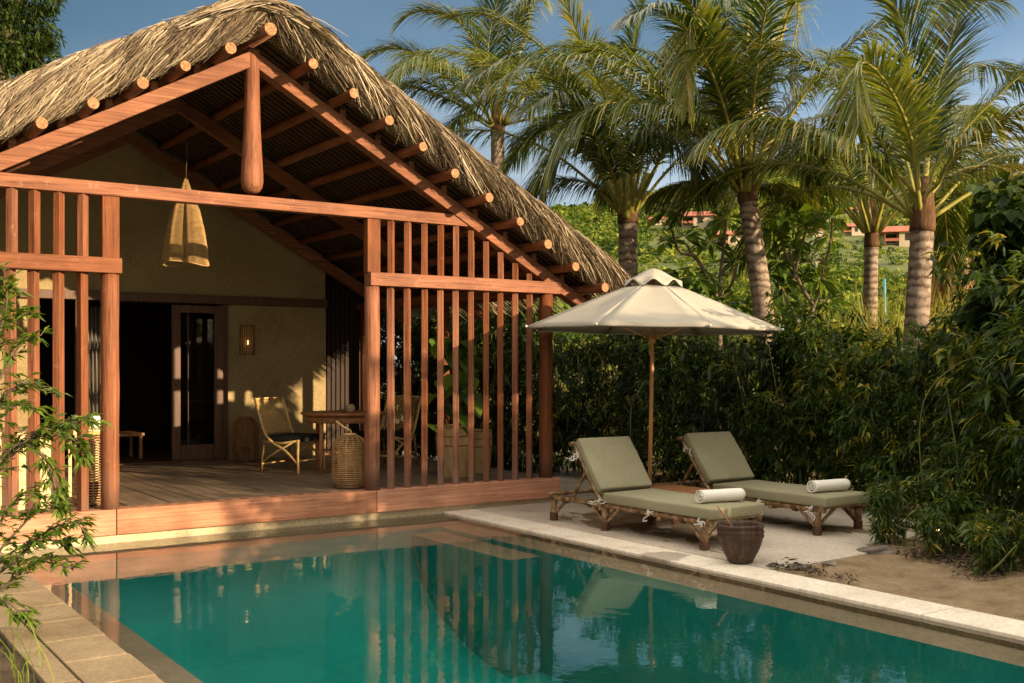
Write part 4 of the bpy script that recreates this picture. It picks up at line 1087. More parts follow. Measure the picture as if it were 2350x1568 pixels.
# rocks where the terrace is cut, debris on the sand
def rock(loc, s, label, seed):
    bm = bmesh.new(); bmesh.ops.create_icosphere(bm, subdivisions=4, radius=1); rr = random.Random(seed); ph = [rr.uniform(0, 6) for _ in range(6)]
    for v in bm.verts:
        x, y, z = v.co; k = 1 + .16 * math.sin(3 * x + ph[0]) * math.sin(2.5 * y + ph[1]) + .1 * math.sin(6 * z + ph[2] + 4 * x) + .05 * math.sin(13 * x + ph[3]) * math.sin(11 * y + ph[4])
        v.co = Vector((x * s[0] * k, y * s[1] * k, max(z * k, -.3) * s[2]))
    me = bpy.data.meshes.new('rock'); bm.to_mesh(me); bm.free()
    for p in me.polygons: p.use_smooth = True
    o = link('rock', me, 'rock'); o.location = loc; o.rotation_euler = (0, 0, rr.uniform(0, 3)); tag(o, label, 'rock', 'rocks beside the terrace')
for (x, y), s, l, sd in (((2010, 1270), (.15, .10, .06), 'large flat grey rock at the terrace corner under the hedge', 1), ((1835, 1308), (.11, .06, .04), 'long dark rock between the pool coping and the terrace edge', 2),
                       ((1905, 1298), (.07, .05, .03), 'small brown stone between the dark rock and the flat grey rock', 3), ((1775, 1305), (.06, .04, .03), 'small stone at the foot of the bucket', 4)):
    p = onz(x, y, .01); rock((p[0], p[1], .02), s, l, sd)
N = 15000
X_ = rng.uniform(3.9, 6.9, N); Y_ = rng.uniform(-9, -4.3, N)
clump = fbm(X_ * 1.7 + 3, Y_ * 1.7) > .55 - .42 * np.clip((X_ - 4.3) / 1.2, 0, 1)
X_, Y_ = X_[clump], Y_[clump]; n = len(X_); a = rng.uniform(0, 6.28, n)
P = np.stack([X_, Y_, rng.uniform(.03, .085, n)], -1)
V, Fq, T = leaves(P, np.stack([np.cos(a), np.sin(a), rng.normal(0, .12, n)], -1), rng.uniform(.02, .09, n), rng.uniform(.008, .028, n), rng.random(n))
o = np_mesh('leaf_litter', V, Fq, 'debris', None, T); tag(o, 'dark dry leaf litter scattered on the sand', 'leaf litter', kind='stuff')
# ------------------------------------------------------------------ coconut palms
def frond_arrays(path, Lmax, n=90, sag=.55, tone=.5, vee=.25, gap=1.0, wid=.025, start=.2):
    """leaflets on both sides of a curved midrib; returns blades and the midrib points"""
    P = catmull(path, 48); seg = np.linalg.norm(np.diff(P, axis=0), axis=1); cum = np.concatenate([[0], np.cumsum(seg)]); tot = cum[-1]
    us = np.linspace(start, .995, n); us = us + rng.normal(0, .0022, n); us = np.clip(us, start, .998)
    def ev(u):
        d = u * tot; return np.stack([np.interp(d, cum, P[:, k]) for k in range(3)], -1)
    B = ev(us); T = norm(ev(np.minimum(us + .01, 1)) - ev(us - .01))
    h = P[-1] - P[0]; mid_ = P[24] - P[0]; h = np.array([h[0] + mid_[0], h[1] + mid_[1], 0.0]); h = h / (np.linalg.norm(h) + 1e-6)
    S0 = np.cross(h, [0, 0, 1.0]); S = norm(S0[None] - T * (T @ S0)[:, None]); Nn = norm(np.cross(S, T))
    prof = np.sin(np.pi * (.10 + .86 * (us - start) / (1 - start))) ** .55
    out = []
    for sd in (-1, 1):
        L = Lmax * prof * rng.uniform(.86, 1.08, n)
        be = np.radians(34 + 34 * us + rng.normal(0, 5, n)); 
        Dv = S * sd * np.cos(be)[:, None] + T * np.sin(be)[:, None] + Nn * (vee + rng.normal(0, .06, n))[:, None]; Dv = norm(Dv)
        sg = sag * rng.uniform(.7, 1.25, n)
        st = []
        for t in (0, .3, .65, 1.0):
            st.append(B + Dv * (L * t)[:, None] + np.array([0, 0, -1.0]) * (sg * L * t * t)[:, None])
        # keep blade length when it sags
        st = [B + (q - B) * (1 / (1 + .35 * sg * t))[:, None] for q, t in zip(st, (0, .3, .65, 1))]
        wprof = (.55, 1.0, .75, .12); Vs = []
        for q, wp in zip(st, wprof):
            side = norm(np.cross(Dv, Nn + .35 * rng.normal(0, 1, (n, 3)) * 0)); Vs += [q + side * (wid * .5 * wp), q - side * (wid * .5 * wp)]
        V = np.stack(Vs, 1).reshape(-1, 3); b = np.arange(n)[:, None] * 8
        Fq = np.concatenate([b + np.array([[2 * i, 2 * i + 1, 2 * i + 3, 2 * i + 2]]) for i in range(3)], 0)
        tn = np.clip(tone + rng.normal(0, .24, n), 0, 1)
        tv = np.repeat(tn[:, None], 8, 1); tv[:, 6:] = np.clip(tv[:, 6:] + .22, 0, 1)
        out.append((V, Fq, tv.ravel()))
    return out, P
def make_frond(root, org, path, Lmax=.75, tone=.45, sag=.55, mat='palm_leaf', r0=.032, n=62, vee=.25, start=.2, wid=.025):
    arr, P = frond_arrays(path, Lmax * 1.25, int(n * 1.9), sag, tone, vee, start=start, wid=wid)
    bag = LeafBag()
    for a in arr: bag.add(*a)
    o = bag.build('frond', mat, root, org)
    m = MB(org=org); idx = np.linspace(0, 47, 18).astype(int)
    m.tube([P[i] for i in idx], [r0 * (1 - .86 * (k / 17) ** .7) for k in range(18)], 7); m.build('midrib', 'petiole', o)
    return o
def make_palm(base, top, r0, r1, label, boot=.55, curve=(0, 0)):
    base = np.array(base, float); top = np.array(top, float)
    root = empty('coconut_palm', base, label, 'palm tree', 'coconut palms behind the hedge')
    n = 46; P = []; Rr = []
    for i in range(n):
        t = i / (n - 1); p = base * (1 - t) + top * t; p[0] += curve[0] * math.sin(math.pi * t); p[1] += curve[1] * math.sin(math.pi * t)
        P.append(p); Rr.append((r0 + (r1 - r0) * min(1, t * 1.15)) * (1.03 if i % 2 else .985))
    m = MB(org=base); m.tube(P, Rr, 18); m.build('trunk', 'palm_trunk', root)
    ax = norm(top - P[-6]); m = MB(org=base)
    m.tube([top - ax * .06, top - ax * .0, top + ax * boot * .25, top + ax * boot * .6, top + ax * boot], [r1 * 1.10, r1 * 1.12, r1 * 1.04, r1 * .82, r1 * .45], 14)
    m.build('crown_shaft', 'palm_fibre', root)
    return root, base, top + ax * boot * .55, ax
def petiole_start(c, az, r, ax): return c + np.array([math.cos(az) * r, math.sin(az) * r, 0]) - ax * .22
def auto_fronds(pm, specs, L=3.4, r=.12, tone=.45, Lm=.75, sag=.6, mat='palm_leaf', seed=0):
    root, base, c, ax = pm; rr = random.Random(seed)
    for az, el in specs:
        az = R(az + rr.uniform(-6, 6)); el = R(el + rr.uniform(-4, 4)); l = L * rr.uniform(.88, 1.1)
        hz = np.array([math.cos(az), math.sin(az), 0]); p = petiole_start(c, az, r, ax); pts = [p]; e = el; d = l / 5
        drop = R(rr.uniform(17, 27)) 
        q = p.copy()
        for i in range(5):
            q = q + (hz * math.cos(e) + np.array([0, 0, math.sin(e)])) * d; pts.append(q.copy()); e -= drop * (.55 + .28 * i)
        dead = rr.random() < .10
        make_frond(root, base, pts, Lm * rr.uniform(.9, 1.1), min(1, max(0, tone + rr.uniform(-.2, .2))), sag * rr.uniform(.8, 1.3), mat if not dead else 'palm_leaf_gold')
def pix_frond(pm, d, pts, tone=.45, sag=.6, Lm=.72, mat='palm_leaf', r0=.036, first_base=True, **kw):
    """a frond whose midrib passes through these sight lines; third value = metres nearer (-) or farther (+) than the trunk"""
    root, base, c, ax = pm; q = [at(x, y, d + dd) for x, y, dd in pts]
    if first_base:
        v = q[0] - c; v[2] = 0; q = [c + v / (np.linalg.norm(v) + 1e-6) * .08 - ax * .2] + q
    make_frond(root, base, q, Lm, tone, sag, mat, r0, **kw)
def petiole_stub(pm, d, pts, r=.04):
    root, base, c, ax = pm; P = catmull([at(x, y, d + dd) for x, y, dd in pts], 10); m = MB(org=base); m.tube(P, [r * (1.25 - .5 * i / 9) for i in range(10)], 8); m.build('petiole', 'petiole', root)
def tree_base(x, y, d, z=0.0): p = at(x, y, d); p[2] = z; return p

G1 = 'palm_leaf_gold'
# nearest palm at the right (dark trunk)
d = 13.0
p4 = make_palm(tree_base(2080, 900, d), at(2117, 520, d), .160, .135, 'coconut palm with the thickest dark trunk, rightmost, upright front frond reaching out of view', boot=.6)
pix_frond(p4, d, [(2108, 430, -.1), (2101, 300, -.2), (2077, 83, -.2), (2047, 0, -.1), (2000, -90, 0)], .35, .25, .95, n=64, vee=.1)
pix_frond(p4, d, [(2104, 420, -.2), (2087, 300, -.5), (2034, 190, -.9), (1982, 142, -1.2), (1962, 190, -1.3), (1976, 285, -1.35)], .55, .35, .62, G1, n=72, vee=.35)
pix_frond(p4, d, [(2095, 440, -.1), (2045, 385, -.3), (1980, 345, -.5), (1840, 294, -.9), (1747, 277, -1.0), (1665, 290, -1.1), (1598, 338, -1.2)], .6, .85, .60, n=74)
pix_frond(p4, d, [(2120, 420, .1), (2140, 250, .4), (2167, 150, .6), (2200, 33, .9), (2240, -60, 1.0)], .4, .3, .75)
pix_frond(p4, d, [(2128, 430, 0), (2165, 362, -.1), (2217, 294, -.2), (2283, 227, -.3), (2360, 160, -.4), (2450, 120, -.5)], .4, .5, .8, n=70)
pix_frond(p4, d, [(2130, 445, -.1), (2155, 420, -.3), (2184, 362, -.5), (2250, 300, -.8), (2350, 253, -1.0), (2460, 260, -1.2)], .7, .8, .75, n=70)
pix_frond(p4, d, [(2130, 455, .1), (2170, 410, .3), (2220, 386, .5), (2290, 380, .7), (2370, 388, .8), (2450, 420, .9)], .8, .8, .65)
pix_frond(p4, d, [(2125, 410, .3), (2150, 250, .9), (2200, 170, 1.3), (2270, 150, 1.7), (2360, 190, 2.0)], .45, .6, .8)
pix_frond(p4, d, [(2100, 440, .3), (2070, 330, .8), (2020, 230, 1.2), (1950, 160, 1.5), (1880, 120, 1.7)], .4, .5, .8)
auto_fronds(p4, [(20, 62), (100, 55), (75, 25), (55, 70), (140, 66), (0, 40), (-20, 30), (30, 32), (110, 40)], 3.8, seed=4)
# slim palm left of it
d = 18.0
p3 = make_palm(tree_base(1990, 900, d), at(2000, 560, d), .140, .112, 'slender pale-trunked coconut palm between the two thick palm trunks', boot=.75)
for pts in ([(1992, 520, 0), (1985, 470, 0), (1960, 440, -.1), (1945, 430, -.1)], [(1998, 530, -.05), (1992, 480, -.1), (1985, 420, -.1), (1982, 330, 0)], [(2008, 520, 0), (2020, 480, -.1), (2040, 458, -.1), (2070, 445, -.1)], [(2006, 520, .1), (2012, 460, .1), (2018, 400, .1)]): petiole_stub(p3, d, pts, .042)
auto_fronds(p3, [(150, 66), (200, 50), (250, 62), (300, 55), (340, 62), (30, 60), (90, 70), (120, 48), (175, 45), (325, 45), (235, 48), (60, 45)], 3.5, tone=.45, seed=3)
# palm with the curved trunk in the middle
d = 14.6
p2 = make_palm(tree_base(1782, 900, d), at(1716, 455, d), .165, .125, 'coconut palm with curved grey ringed trunk rising behind the umbrella tip', boot=.55, curve=(.05, -.03))
for pts in ([(1708, 440, 0), (1696, 395, -.1), (1680, 350, -.1), (1665, 315, -.1)], [(1715, 440, -.1), (1717, 390, -.15), (1722, 330, -.1), (1728, 280, -.1)], [(1724, 440, 0), (1733, 390, -.1), (1750, 350, -.2), (1778, 310, -.2)]): petiole_stub(p2, d, pts, .045)
pix_frond(p2, d, [(1712, 400, -.1), (1710, 267, -.3), (1714, 100, -.3), (1724, 0, -.2), (1735, -90, 0)], .35, .35, .85, n=66)
pix_frond(p2, d, [(1700, 390, 0), (1684, 227, -.3), (1647, 127, -.6), (1600, 33, -.9), (1550, -40, -1.1)], .55, .45, .72, n=66)
pix_frond(p2, d, [(1698, 390, -.1), (1675, 260, -.5), (1630, 110, -.9), (1596, 42, -1.2), (1578, 70, -1.3), (1574, 160, -1.35), (1580, 245, -1.35)], .6, .35, .5, G1, n=74, vee=.3)
pix_frond(p2, d, [(1722, 390, 0), (1760, 220, .1), (1800, 60, .2), (1825, 5, -.1), (1832, 40, -.4), (1818, 110, -.5), (1812, 190, -.5)], .75, .7, .5, 'palm_leaf_gold', n=60)
pix_frond(p2, d, [(1728, 400, 0), (1770, 300, .2), (1830, 220, .4), (1900, 175, .6), (1975, 160, .8), (2040, 190, 1.0)], .4, .5, .8)
pix_frond(p2, d, [(1698, 400, -.1), (1650, 310, -.4), (1564, 260, -.7), (1470, 238, -1.0), (1384, 239, -1.2), (1304, 294, -1.4), (1256, 380, -1.5)], .45, .75, .78, n=80)
pix_frond(p2, d, [(1700, 440, .2), (1660, 420, .3), (1600, 416, .5), (1545, 426, .6), (1500, 450, .7)], .5, .95, .55, n=60)
pix_frond(p2, d, [(1728, 440, .2), (1750, 424, .4), (1780, 424, .6), (1815, 436, .8), (1850, 460, 1.0)], .6, .8, .5)
pix_frond(p2, d, [(1720, 390, .3), (1740, 200, .8), (1790, 60, 1.2), (1860, -20, 1.6), (1960, -50, 2.0)], .4, .5, .85)
auto_fronds(p2, [(110, 70), (60, 55), (150, 60), (200, 60), (300, 62), (20, 48), (85, 50), (130, 48), (170, 50), (45, 64), (230, 72), (0, 55)], 4.0, tone=.4, seed=2)
# palm just right of the thatch eave
d = 16.5
p1 = make_palm(tree_base(1443, 900, d), at(1441, 505, d), .165, .145, 'coconut palm standing right behind the end of the thatch eave, dark tufted crown', boot=.6)
for pts in ([(1430, 490, -.1), (1425, 440, -.15), (1420, 380, -.1)], [(1446, 490, -.1), (1450, 430, -.15), (1455, 360, -.1)], [(1452, 495, 0), (1470, 440, 0), (1490, 400, .1)], [(1437, 500, -.12), (1440, 450, -.2), (1445, 380, -.2)]): petiole_stub(p1, d, pts, .05)
pix_frond(p1, d, [(1430, 480, 0), (1417, 450, 0), (1367, 425, .1), (1300, 411, .2), (1250, 413, .3), (1205, 440, .3)], .4, .75, .7)
pix_frond(p1, d, [(1435, 440, 0), (1400, 260, -.2), (1350, 133, -.4), (1315, 50, -.5), (1270, -60, -.6)], .7, .35, .7, G1)
pix_frond(p1, d, [(1430, 430, .1), (1360, 230, .2), (1260, 123, .3), (1180, 62, .3), (1103, 30, .4), (1020, 40, .4)], .6, .55, .78, n=72)
pix_frond(p1, d, [(1425, 440, .2), (1350, 360, .3), (1277, 310, .4), (1190, 247, .5), (1110, 205, .6), (1050, 200, .6)], .6, .7, .7, n=70)
pix_frond(p1, d, [(1452, 475, 0), (1496, 452, .2), (1537, 434, .4), (1600, 425, .7), (1660, 440, .9)], .7, .75, .6)
pix_frond(p1, d, [(1440, 440, 0), (1440, 240, .0), (1460, 80, .1), (1490, -40, .2)], .4, .35, .8)
pix_frond(p1, d, [(1448, 440, .2), (1490, 250, .4), (1540, 120, .6), (1620, 60, .8), (1700, 80, 1.0)], .35, .5, .85)
pix_frond(p1, d, [(1445, 430, -.2), (1470, 330, -.6), (1520, 300, -1.0), (1580, 340, -1.4), (1610, 420, -1.5)], .3, .8, .8)
pix_frond(p1, d, [(1430, 450, -.2), (1380, 360, -.5), (1320, 330, -.8), (1270, 370, -1.0), (1240, 440, -1.1)], .4, .8, .75)
auto_fronds(p1, [(110, 62), (60, 50), (170, 55), (210, 48), (280, 55), (330, 50), (85, 60), (140, 48), (190, 66), (20, 60), (255, 66), (350, 62)], 4.1, tone=.35, seed=1)
# farthest palm, behind the roof
d = 20.0
p0 = make_palm(tree_base(1146, 900, d), at(1142, 300, d), .15, .125, 'farthest coconut palm rising behind the thatch roof slope, leaning fronds to the left', boot=.6)
pix_frond(p0, d, [(1125, 270, 0), (1040, 190, -.2), (943, 118, -.4), (867, 118, -.5), (825, 148, -.5)], .55, .5, .85, n=70)
pix_frond(p0, d, [(1130, 260, 0), (1110, 187, 0), (1083, 87, -.1), (1033, 37, -.3), (970, 24, -.4), (925, 45, -.4)], .55, .5, .85, n=70)
pix_frond(p0, d, [(1122, 285, 0), (1060, 235, -.2), (983, 190, -.4), (920, 200, -.5), (880, 260, -.5)], .4, .7, .85)
pix_frond(p0, d, [(1120, 290, -.2), (1075, 265, -.5), (1030, 290, -.9), (1000, 350, -1.0)], .4, .7, .8)
pix_frond(p0, d, [(1145, 260, 0), (1180, 150, 0), (1210, 80, .1), (1218, -10, .2), (1225, -60, .2)], .7, .35, .8, G1)
pix_frond(p0, d, [(1130, 260, .1), (1120, 120, .2), (1140, 10, .3), (1170, -60, .4)], .4, .4, .85)
auto_fronds(p0, [(350, 55), (320, 35), (20, 60), (70, 70), (120, 60), (160, 30), (200, 45), (250, 55), (290, 40), (340, 12), (300, 8)], 3.5, tone=.4, seed=9)
# a palm outside the frame to the right: its fronds shade the umbrella
p5 = make_palm((10.4, -12.2, 0), (10.4, -12.2, 3.55), .18, .14, 'coconut palm standing at the right beyond the garden hedge')
auto_fronds(p5, [(100, 35), (140, 20), (180, 45), (220, 30), (270, 40), (320, 50), (30, 40), (65, 20)], 3.3, seed=6)

# ------------------------------------------------------------------ hedges and shrubs
def hedge(name, path, h, width, ncl, leafL, mat, label, cat, stems=60, base=0.05, per=11, z0=.05, tone=(.45, .2), top_extra=.0, kind=None):
    C = catmull(path, 60); seg = np.linalg.norm(np.diff(C, axis=0), axis=1); cum = np.concatenate([[0], np.cumsum(seg)])
    org = (C[30][0], C[30][1], 0); root = empty(name, org, label, cat)
    d = rng.uniform(0, cum[-1], ncl); cx = np.interp(d, cum, C[:, 0]); cy = np.interp(d, cum, C[:, 1])
    tx = np.interp(np.minimum(d + .1, cum[-1]), cum, C[:, 0]) - np.interp(d - .1, cum, C[:, 0]); ty = np.interp(np.minimum(d + .1, cum[-1]), cum, C[:, 1]) - np.interp(d - .1, cum, C[:, 1])
    nn = norm(np.stack([ty, -tx, 0 * tx], -1))
    hh = (h(d / cum[-1]) if callable(h) else h) * (1 + .11 * np.sin(d * 2.1 + 1) + .07 * np.sin(d * 5.3) + .05 * np.sin(d * 11.7))
    zz = rng.uniform(0, 1, ncl) ** .8; prof = np.sqrt(np.clip(1 - (np.abs(zz - .45) / .62) ** 2.6, .02, 1)) * (1 + .2 * np.sin(d * 3.3 + zz * 5) + .12 * np.sin(d * 8.1 - zz * 9))
    o = rng.uniform(-1, 1, ncl); o = np.sign(o) * np.abs(o) ** .45 * width * prof
    P = np.stack([cx, cy, z0 + zz * hh], -1) + nn * o[:, None]
    hole = (np.sin(cx * 3.1 + 1.3 * np.sin(zz * 6)) * np.sin(cy * 2.7 + 2.1 * zz) * np.sin(zz * 7.5 + cx * 1.9)) > .30
    P[hole] = P[hole] - nn[hole] * (o[hole] * .85)[:, None]
    # twigs reach out of the top
    shoot = rng.random(ncl) < .05; P[shoot, 2] = z0 + hh[shoot] * rng.uniform(.95, 1.18, shoot.sum())
    outd = norm(nn * np.sign(o)[:, None] * .7 + rng.normal(0, .5, (ncl, 3)) + np.array([0, 0, .25]))
    n = ncl * per
    Pi = np.repeat(P, per, 0) + np.repeat(outd, per, 0) * rng.uniform(-.02, .16, (n, 1)) + rng.normal(0, .018, (n, 3))
    Di = norm(np.repeat(outd, per, 0) * .7 + rng.normal(0, .62, (n, 3)) + np.array([0, 0, -.28]))
    ct = np.clip(rng.normal(tone[0], tone[1], ncl), 0, 1)
    wide = np.repeat(rng.random(ncl) < .28, per); big_ = np.repeat(rng.uniform(.7, 1.35, ncl), per)
    ct = np.where(rng.random(ncl) < .04, 1.0, ct)
    bag = LeafBag(); bag.add(*leaves(Pi, Di, leafL * big_ * rng.uniform(.6, 1.25, n), leafL * big_ * rng.uniform(.13, .21, n) * np.where(wide, 1.9, 1.0), np.clip(np.repeat(ct, per) + rng.normal(0, .12, n), 0, 1), .3))
    bag.build('foliage', mat, root, org)
    m = MB(org=org)
    for i in range(stems):
        j = random.randrange(60); b0 = C[j] + np.array([random.gauss(0, width * .45), random.gauss(0, width * .45), 0]); b0[2] = 0
        hgt = (h(j / 59) if callable(h) else h) * random.uniform(.6, 1.05)
        m.tube([b0, b0 + np.array([random.gauss(0, .05), random.gauss(0, .05), hgt * .5]), b0 + np.array([random.gauss(0, .16), random.gauss(0, .16), hgt])], [.011, .009, .004], 5, caps=False)
    m.build('stem', 'stem_green', root)
    return root
hedge('bamboo_hedge', [(5.6, 7.2, 0), (6.5, 4.4, 0), (7.35, 2.2, 0), (7.65, .3, 0), (7.8, -1.2, 0)], lambda t: np.where(t < .45, 2.95 - 2.1 * t, 2.0 - .1 * t) + 0.0, .62, 5200, .125, 'hedge_leaf', 'dense dark bamboo hedge running behind the umbrella and loungers', 'hedge', 120, tone=(.36, .27))
hedge('bamboo_hedge', [(7.95, -1.0, 0), (7.85, -2.4, 0), (7.75, -3.5, 0), (7.5, -4.5, 0)], lambda t: 1.72 + .2 * t, .6, 3000, .125, 'bush_leaf', 'bamboo hedge at the terrace corner right of the lounger, below the two thick palms', 'hedge', 70, tone=(.38, .28))
hedge('bamboo_hedge', [(5.2, 9.2, 0), (5.8, 6.8, 0), (6.5, 4.8, 0), (7.1, 3.2, 0)], lambda t: 3.3 - .9 * t, .55, 2200, .16, 'hedge_leaf', 'tall dark bamboo hedge seen through the right slats behind the pavilion', 'hedge', 40, tone=(.3, .25))
hedge('leafy_shrub', [(7.25, -4.4, 0), (6.75, -5.2, 0), (6.35, -6.1, 0), (6.15, -6.9, 0)], lambda t: 1.85 + .28 * t, .75, 3300, .13, 'bush_leaf', 'bright green feathery bamboo shrub overhanging the sand at the right edge', 'shrub', 60, tone=(.42, .30), z0=.22)
hedge('bamboo_hedge', [(5.9, -7.2, 0), (6.0, -9.2, 0), (6.5, -11.5, 0), (7.2, -14, 0)], lambda t: 2.55 + .1 * t, .62, 2300, .16, 'hedge_leaf', 'bamboo hedge continuing along the garden path toward the viewer', 'hedge', 40)
# low sprigs in front of the hedge foot
for i, (x, y, hh, lab) in enumerate(((1985, 1262, .42, 'low leafy sprig over the grey rock at the terrace corner'), (2105, 1290, .35, 'low leafy sprig on the sand right of the garden light'), (2230, 1330, .3, 'small low plant on the sand at the foot of the right shrub'))):
    p = onz(x + 20, y, 0); hedge('low_plant', [(p[0] + .25, p[1] + .15, 0), (p[0] + .3, p[1] + .05, 0), (p[0] + .3, p[1] - .1, 0)], hh, .2, 90, .10, 'bush_leaf', lab, 'plant', 6)
# long arching bamboo shoots
for i, (pts, lab) in enumerate(((((2120, 1130), (2110, 1000), (2130, 900), (2210, 830), (2330, 800)), 'thin arching pale bamboo shoot over the right shrub'), (((2240, 1180), (2230, 1010), (2280, 930), (2350, 860)), 'thin arching bamboo shoot nearest the right edge'))):
    P = [at(x, y, 9.6 + .3 * i) for x, y in pts]; org = P[0]; r_ = empty('bamboo_shoot', org, lab, 'shoot')
    m = MB(org=org); m.tube(catmull(P, 24), np.linspace(.007, .002, 24), 6); m.build('cane', 'grass_gold' if 0 else 'stem_green', r_)

# young tree with round leaves at the right edge
def leaf_tree(name, trunk_pts, r0, centers, label, cat, mat, n, Lf, wf, bark='bark', droop=.35):
    org = np.array(trunk_pts[0], float); root = empty(name, org, label, cat)
    m = MB(org=org); T = catmull(trunk_pts, 16); m.tube(T, np.linspace(r0, r0 * .45, 16), 10)
    for c, s in centers:
        c = np.array(c, float); j = T[random.randrange(7, 16)]; m.tube(catmull([j, (j + c) / 2 + np.array([0, 0, .1 * np.linalg.norm(c - j)]), c], 8), np.linspace(r0 * .35, r0 * .08, 8), 6)
    m.build('trunk', bark, root)
    bag = LeafBag()
    for c, s in centers:
        k = int(n * s ** 2 / sum(q ** 2 for _, q in centers))
        v = norm(rng.normal(0, 1, (k, 3))); rad = s * rng.uniform(.25, 1, k) ** .5 * (1 + .25 * np.sin(v[:, 0] * 5 + c[0]) * np.sin(v[:, 2] * 6 + c[1]))
        P = np.array(c) + v * rad[:, None] * np.array([1, 1, .8])
        cl = np.floor(P / (Lf * 3.0)); ok = (np.abs(np.sin(cl[:, 0] * 12.9 + cl[:, 1] * 78.2 + cl[:, 2] * 37.7) * 4375.5) % 1) < .72; P, v = P[ok], v[ok]; k = len(P)
        D_ = norm(v * .6 + rng.normal(0, .6, (k, 3)) + np.array([0, 0, -.2]))
        bag.add(*leaves(P, D_, Lf * rng.uniform(.7, 1.25, k), Lf * wf * rng.uniform(.8, 1.2, k), np.clip(rng.normal(.42, .22, k), 0, 1), droop))
    bag.build('crown', mat, root, org); return root
d = 10.2
leaf_tree('sea_grape_tree', [tree_base(2390, 1000, d), at(2380, 820, d), at(2370, 620, d), at(2360, 500, d)], .05,
          [(at(2345, 480, d), .42), (at(2325, 560, d + .2), .34), (at(2360, 660, d), .48), (at(2300, 700, d - .2), .26), (at(2400, 560, d), .5), (at(2275, 745, d), .22), (at(2370, 780, d), .5), (at(2310, 800, d + .3), .34)],
          'dark round-leaved young tree at the right edge', 'tree', 'dark_leaf', 2600, .15, .85)
# tall dark tree behind the roof at the top left
d = 21
leaf_tree('dark_tree', [tree_base(20, 900, d), at(15, 500, d), at(10, 250, d), at(10, 60, d)], .2,
          [(at(30, 60, d), .85), (at(75, 130, d), .5), (at(0, 150, d - .3), .8), (at(55, -20, d), .7), (at(85, 90, d + .4), .32), (at(-70, 60, d), 1.1), (at(20, -90, d), .9), (at(105, 160, d), .3)],
          'dark bushy tree showing above the left end of the thatch roof', 'tree', 'dark_leaf', 16000, .15, .3)

# frangipani trees: bare forked limbs ending in rosettes of long leaves
def frangipani(label, d, limbs, tips, seed, mat='broad_leaf', flowers=()):
    rr = random.Random(seed); org = at(*limbs[0][0][:2], d); org[2] = 0
    root = empty('frangipani_tree', org, label, 'tree', 'frangipani trees among the palms')
    m = MB(org=org)
    for L in limbs:
        P = [at(x, y, d + (dd[0] if dd else 0)) for x, y, *dd in L[:-1]]
        if L is limbs[0]: P = [np.array([P[0][0], P[0][1], 0.0])] + P
        m.tube(catmull(P, 14), np.linspace(L[-1], L[-1] * .55, 14), 9)
    m.build('trunk', 'grey_bark', root)
    bag = LeafBag(); fl = LeafBag()
    for (x, y, dd, k) in tips:
        c = at(x, y, d + dd); n = k; az = rng.uniform(0, 2 * np.pi, n); el = rng.uniform(-.55, .9, n)
        D_ = np.stack([np.cos(az) * np.cos(el), np.sin(az) * np.cos(el), np.sin(el)], -1)
        L = rng.uniform(.24, .40, n)
        bag.add(*leaves(np.repeat(c[None], n, 0) + D_ * .03, D_, L, L * rng.uniform(.24, .32, n), np.clip(rng.normal(.5, .25, n), 0, 1), .35, fold=.2, mid=.6))
        if (x, y) in flowers:
            q = 26; fp = c + np.array([-.10, -.05, .02]) + rng.normal(0, .05, (q, 3)); fl.add(*leaves(fp, rng.normal(0, 1, (q, 3)), .075, .045, rng.random(q), .1))
    bag.build('foliage', mat, root, org)
    if fl.n: fl.build('blossom', 'flower', root, org)
tipsA = [(1535, 480, 0, 22), (1568, 545, .1, 16), (1628, 555, .2, 18), (1665, 500, .3, 16), (1690, 600, .2, 18), (1600, 640, -.1, 22), (1560, 640, -.2, 18), (1660, 690, .1, 22), (1620, 700, -.2, 24), (1700, 700, .3, 20), (1585, 700, .1, 22), (1640, 640, .3, 20), (1545, 690, .2, 20), (1525, 555, .0, 8), (1680, 540, .4, 14)]
frangipani('frangipani tree left of the curved palm trunk with white blossom at its left tip', 15.6,
           [[(1652, 830), (1650, 740), (1652, 690), .055], [(1652, 695), (1625, 640), (1595, 590), (1555, 572), (1535, 490), .035], [(1652, 690), (1655, 620), (1662, 560), (1667, 505), .032], [(1655, 690), (1680, 650), (1692, 605), .03], [(1600, 595), (1580, 570), (1568, 550), .02]], tipsA, 1, flowers=((1535, 480),))
tipsB = [(1798, 500, 0, 22), (1828, 490, .2, 22), (1845, 520, -.1, 20), (1775, 545, 0, 20), (1815, 555, .1, 22), (1870, 600, .1, 22), (1790, 600, .2, 20), (1845, 570, .3, 18), (1905, 500, .4, 22), (1920, 480, .6, 18), (1880, 640, .0, 18), (1790, 660, .2, 20), (1765, 630, .3, 18), (1900, 690, .2, 20), (1835, 650, .4, 18), (1800, 720, .3, 22), (1905, 540, .5, 14), (1765, 700, .1, 22)]
frangipani('frangipani tree right of the curved palm trunk with a forked pale trunk', 15.2,
           [[(1850, 840), (1852, 770), (1868, 700), .055], [(1868, 700), (1885, 650), (1888, 600), (1875, 600), .03], [(1866, 700), (1840, 660), (1820, 610), (1812, 560), .03], [(1845, 790), (1830, 740), (1810, 700), (1795, 660), .03], [(1822, 640), (1835, 580), (1850, 520), (1830, 495), .026], [(1888, 640), (1905, 560), (1910, 500), .022], [(1880, 690), (1900, 690), .018], [(1818, 610), (1795, 560), (1798, 505), .022]], tipsB, 2, flowers=((1870, 600),))
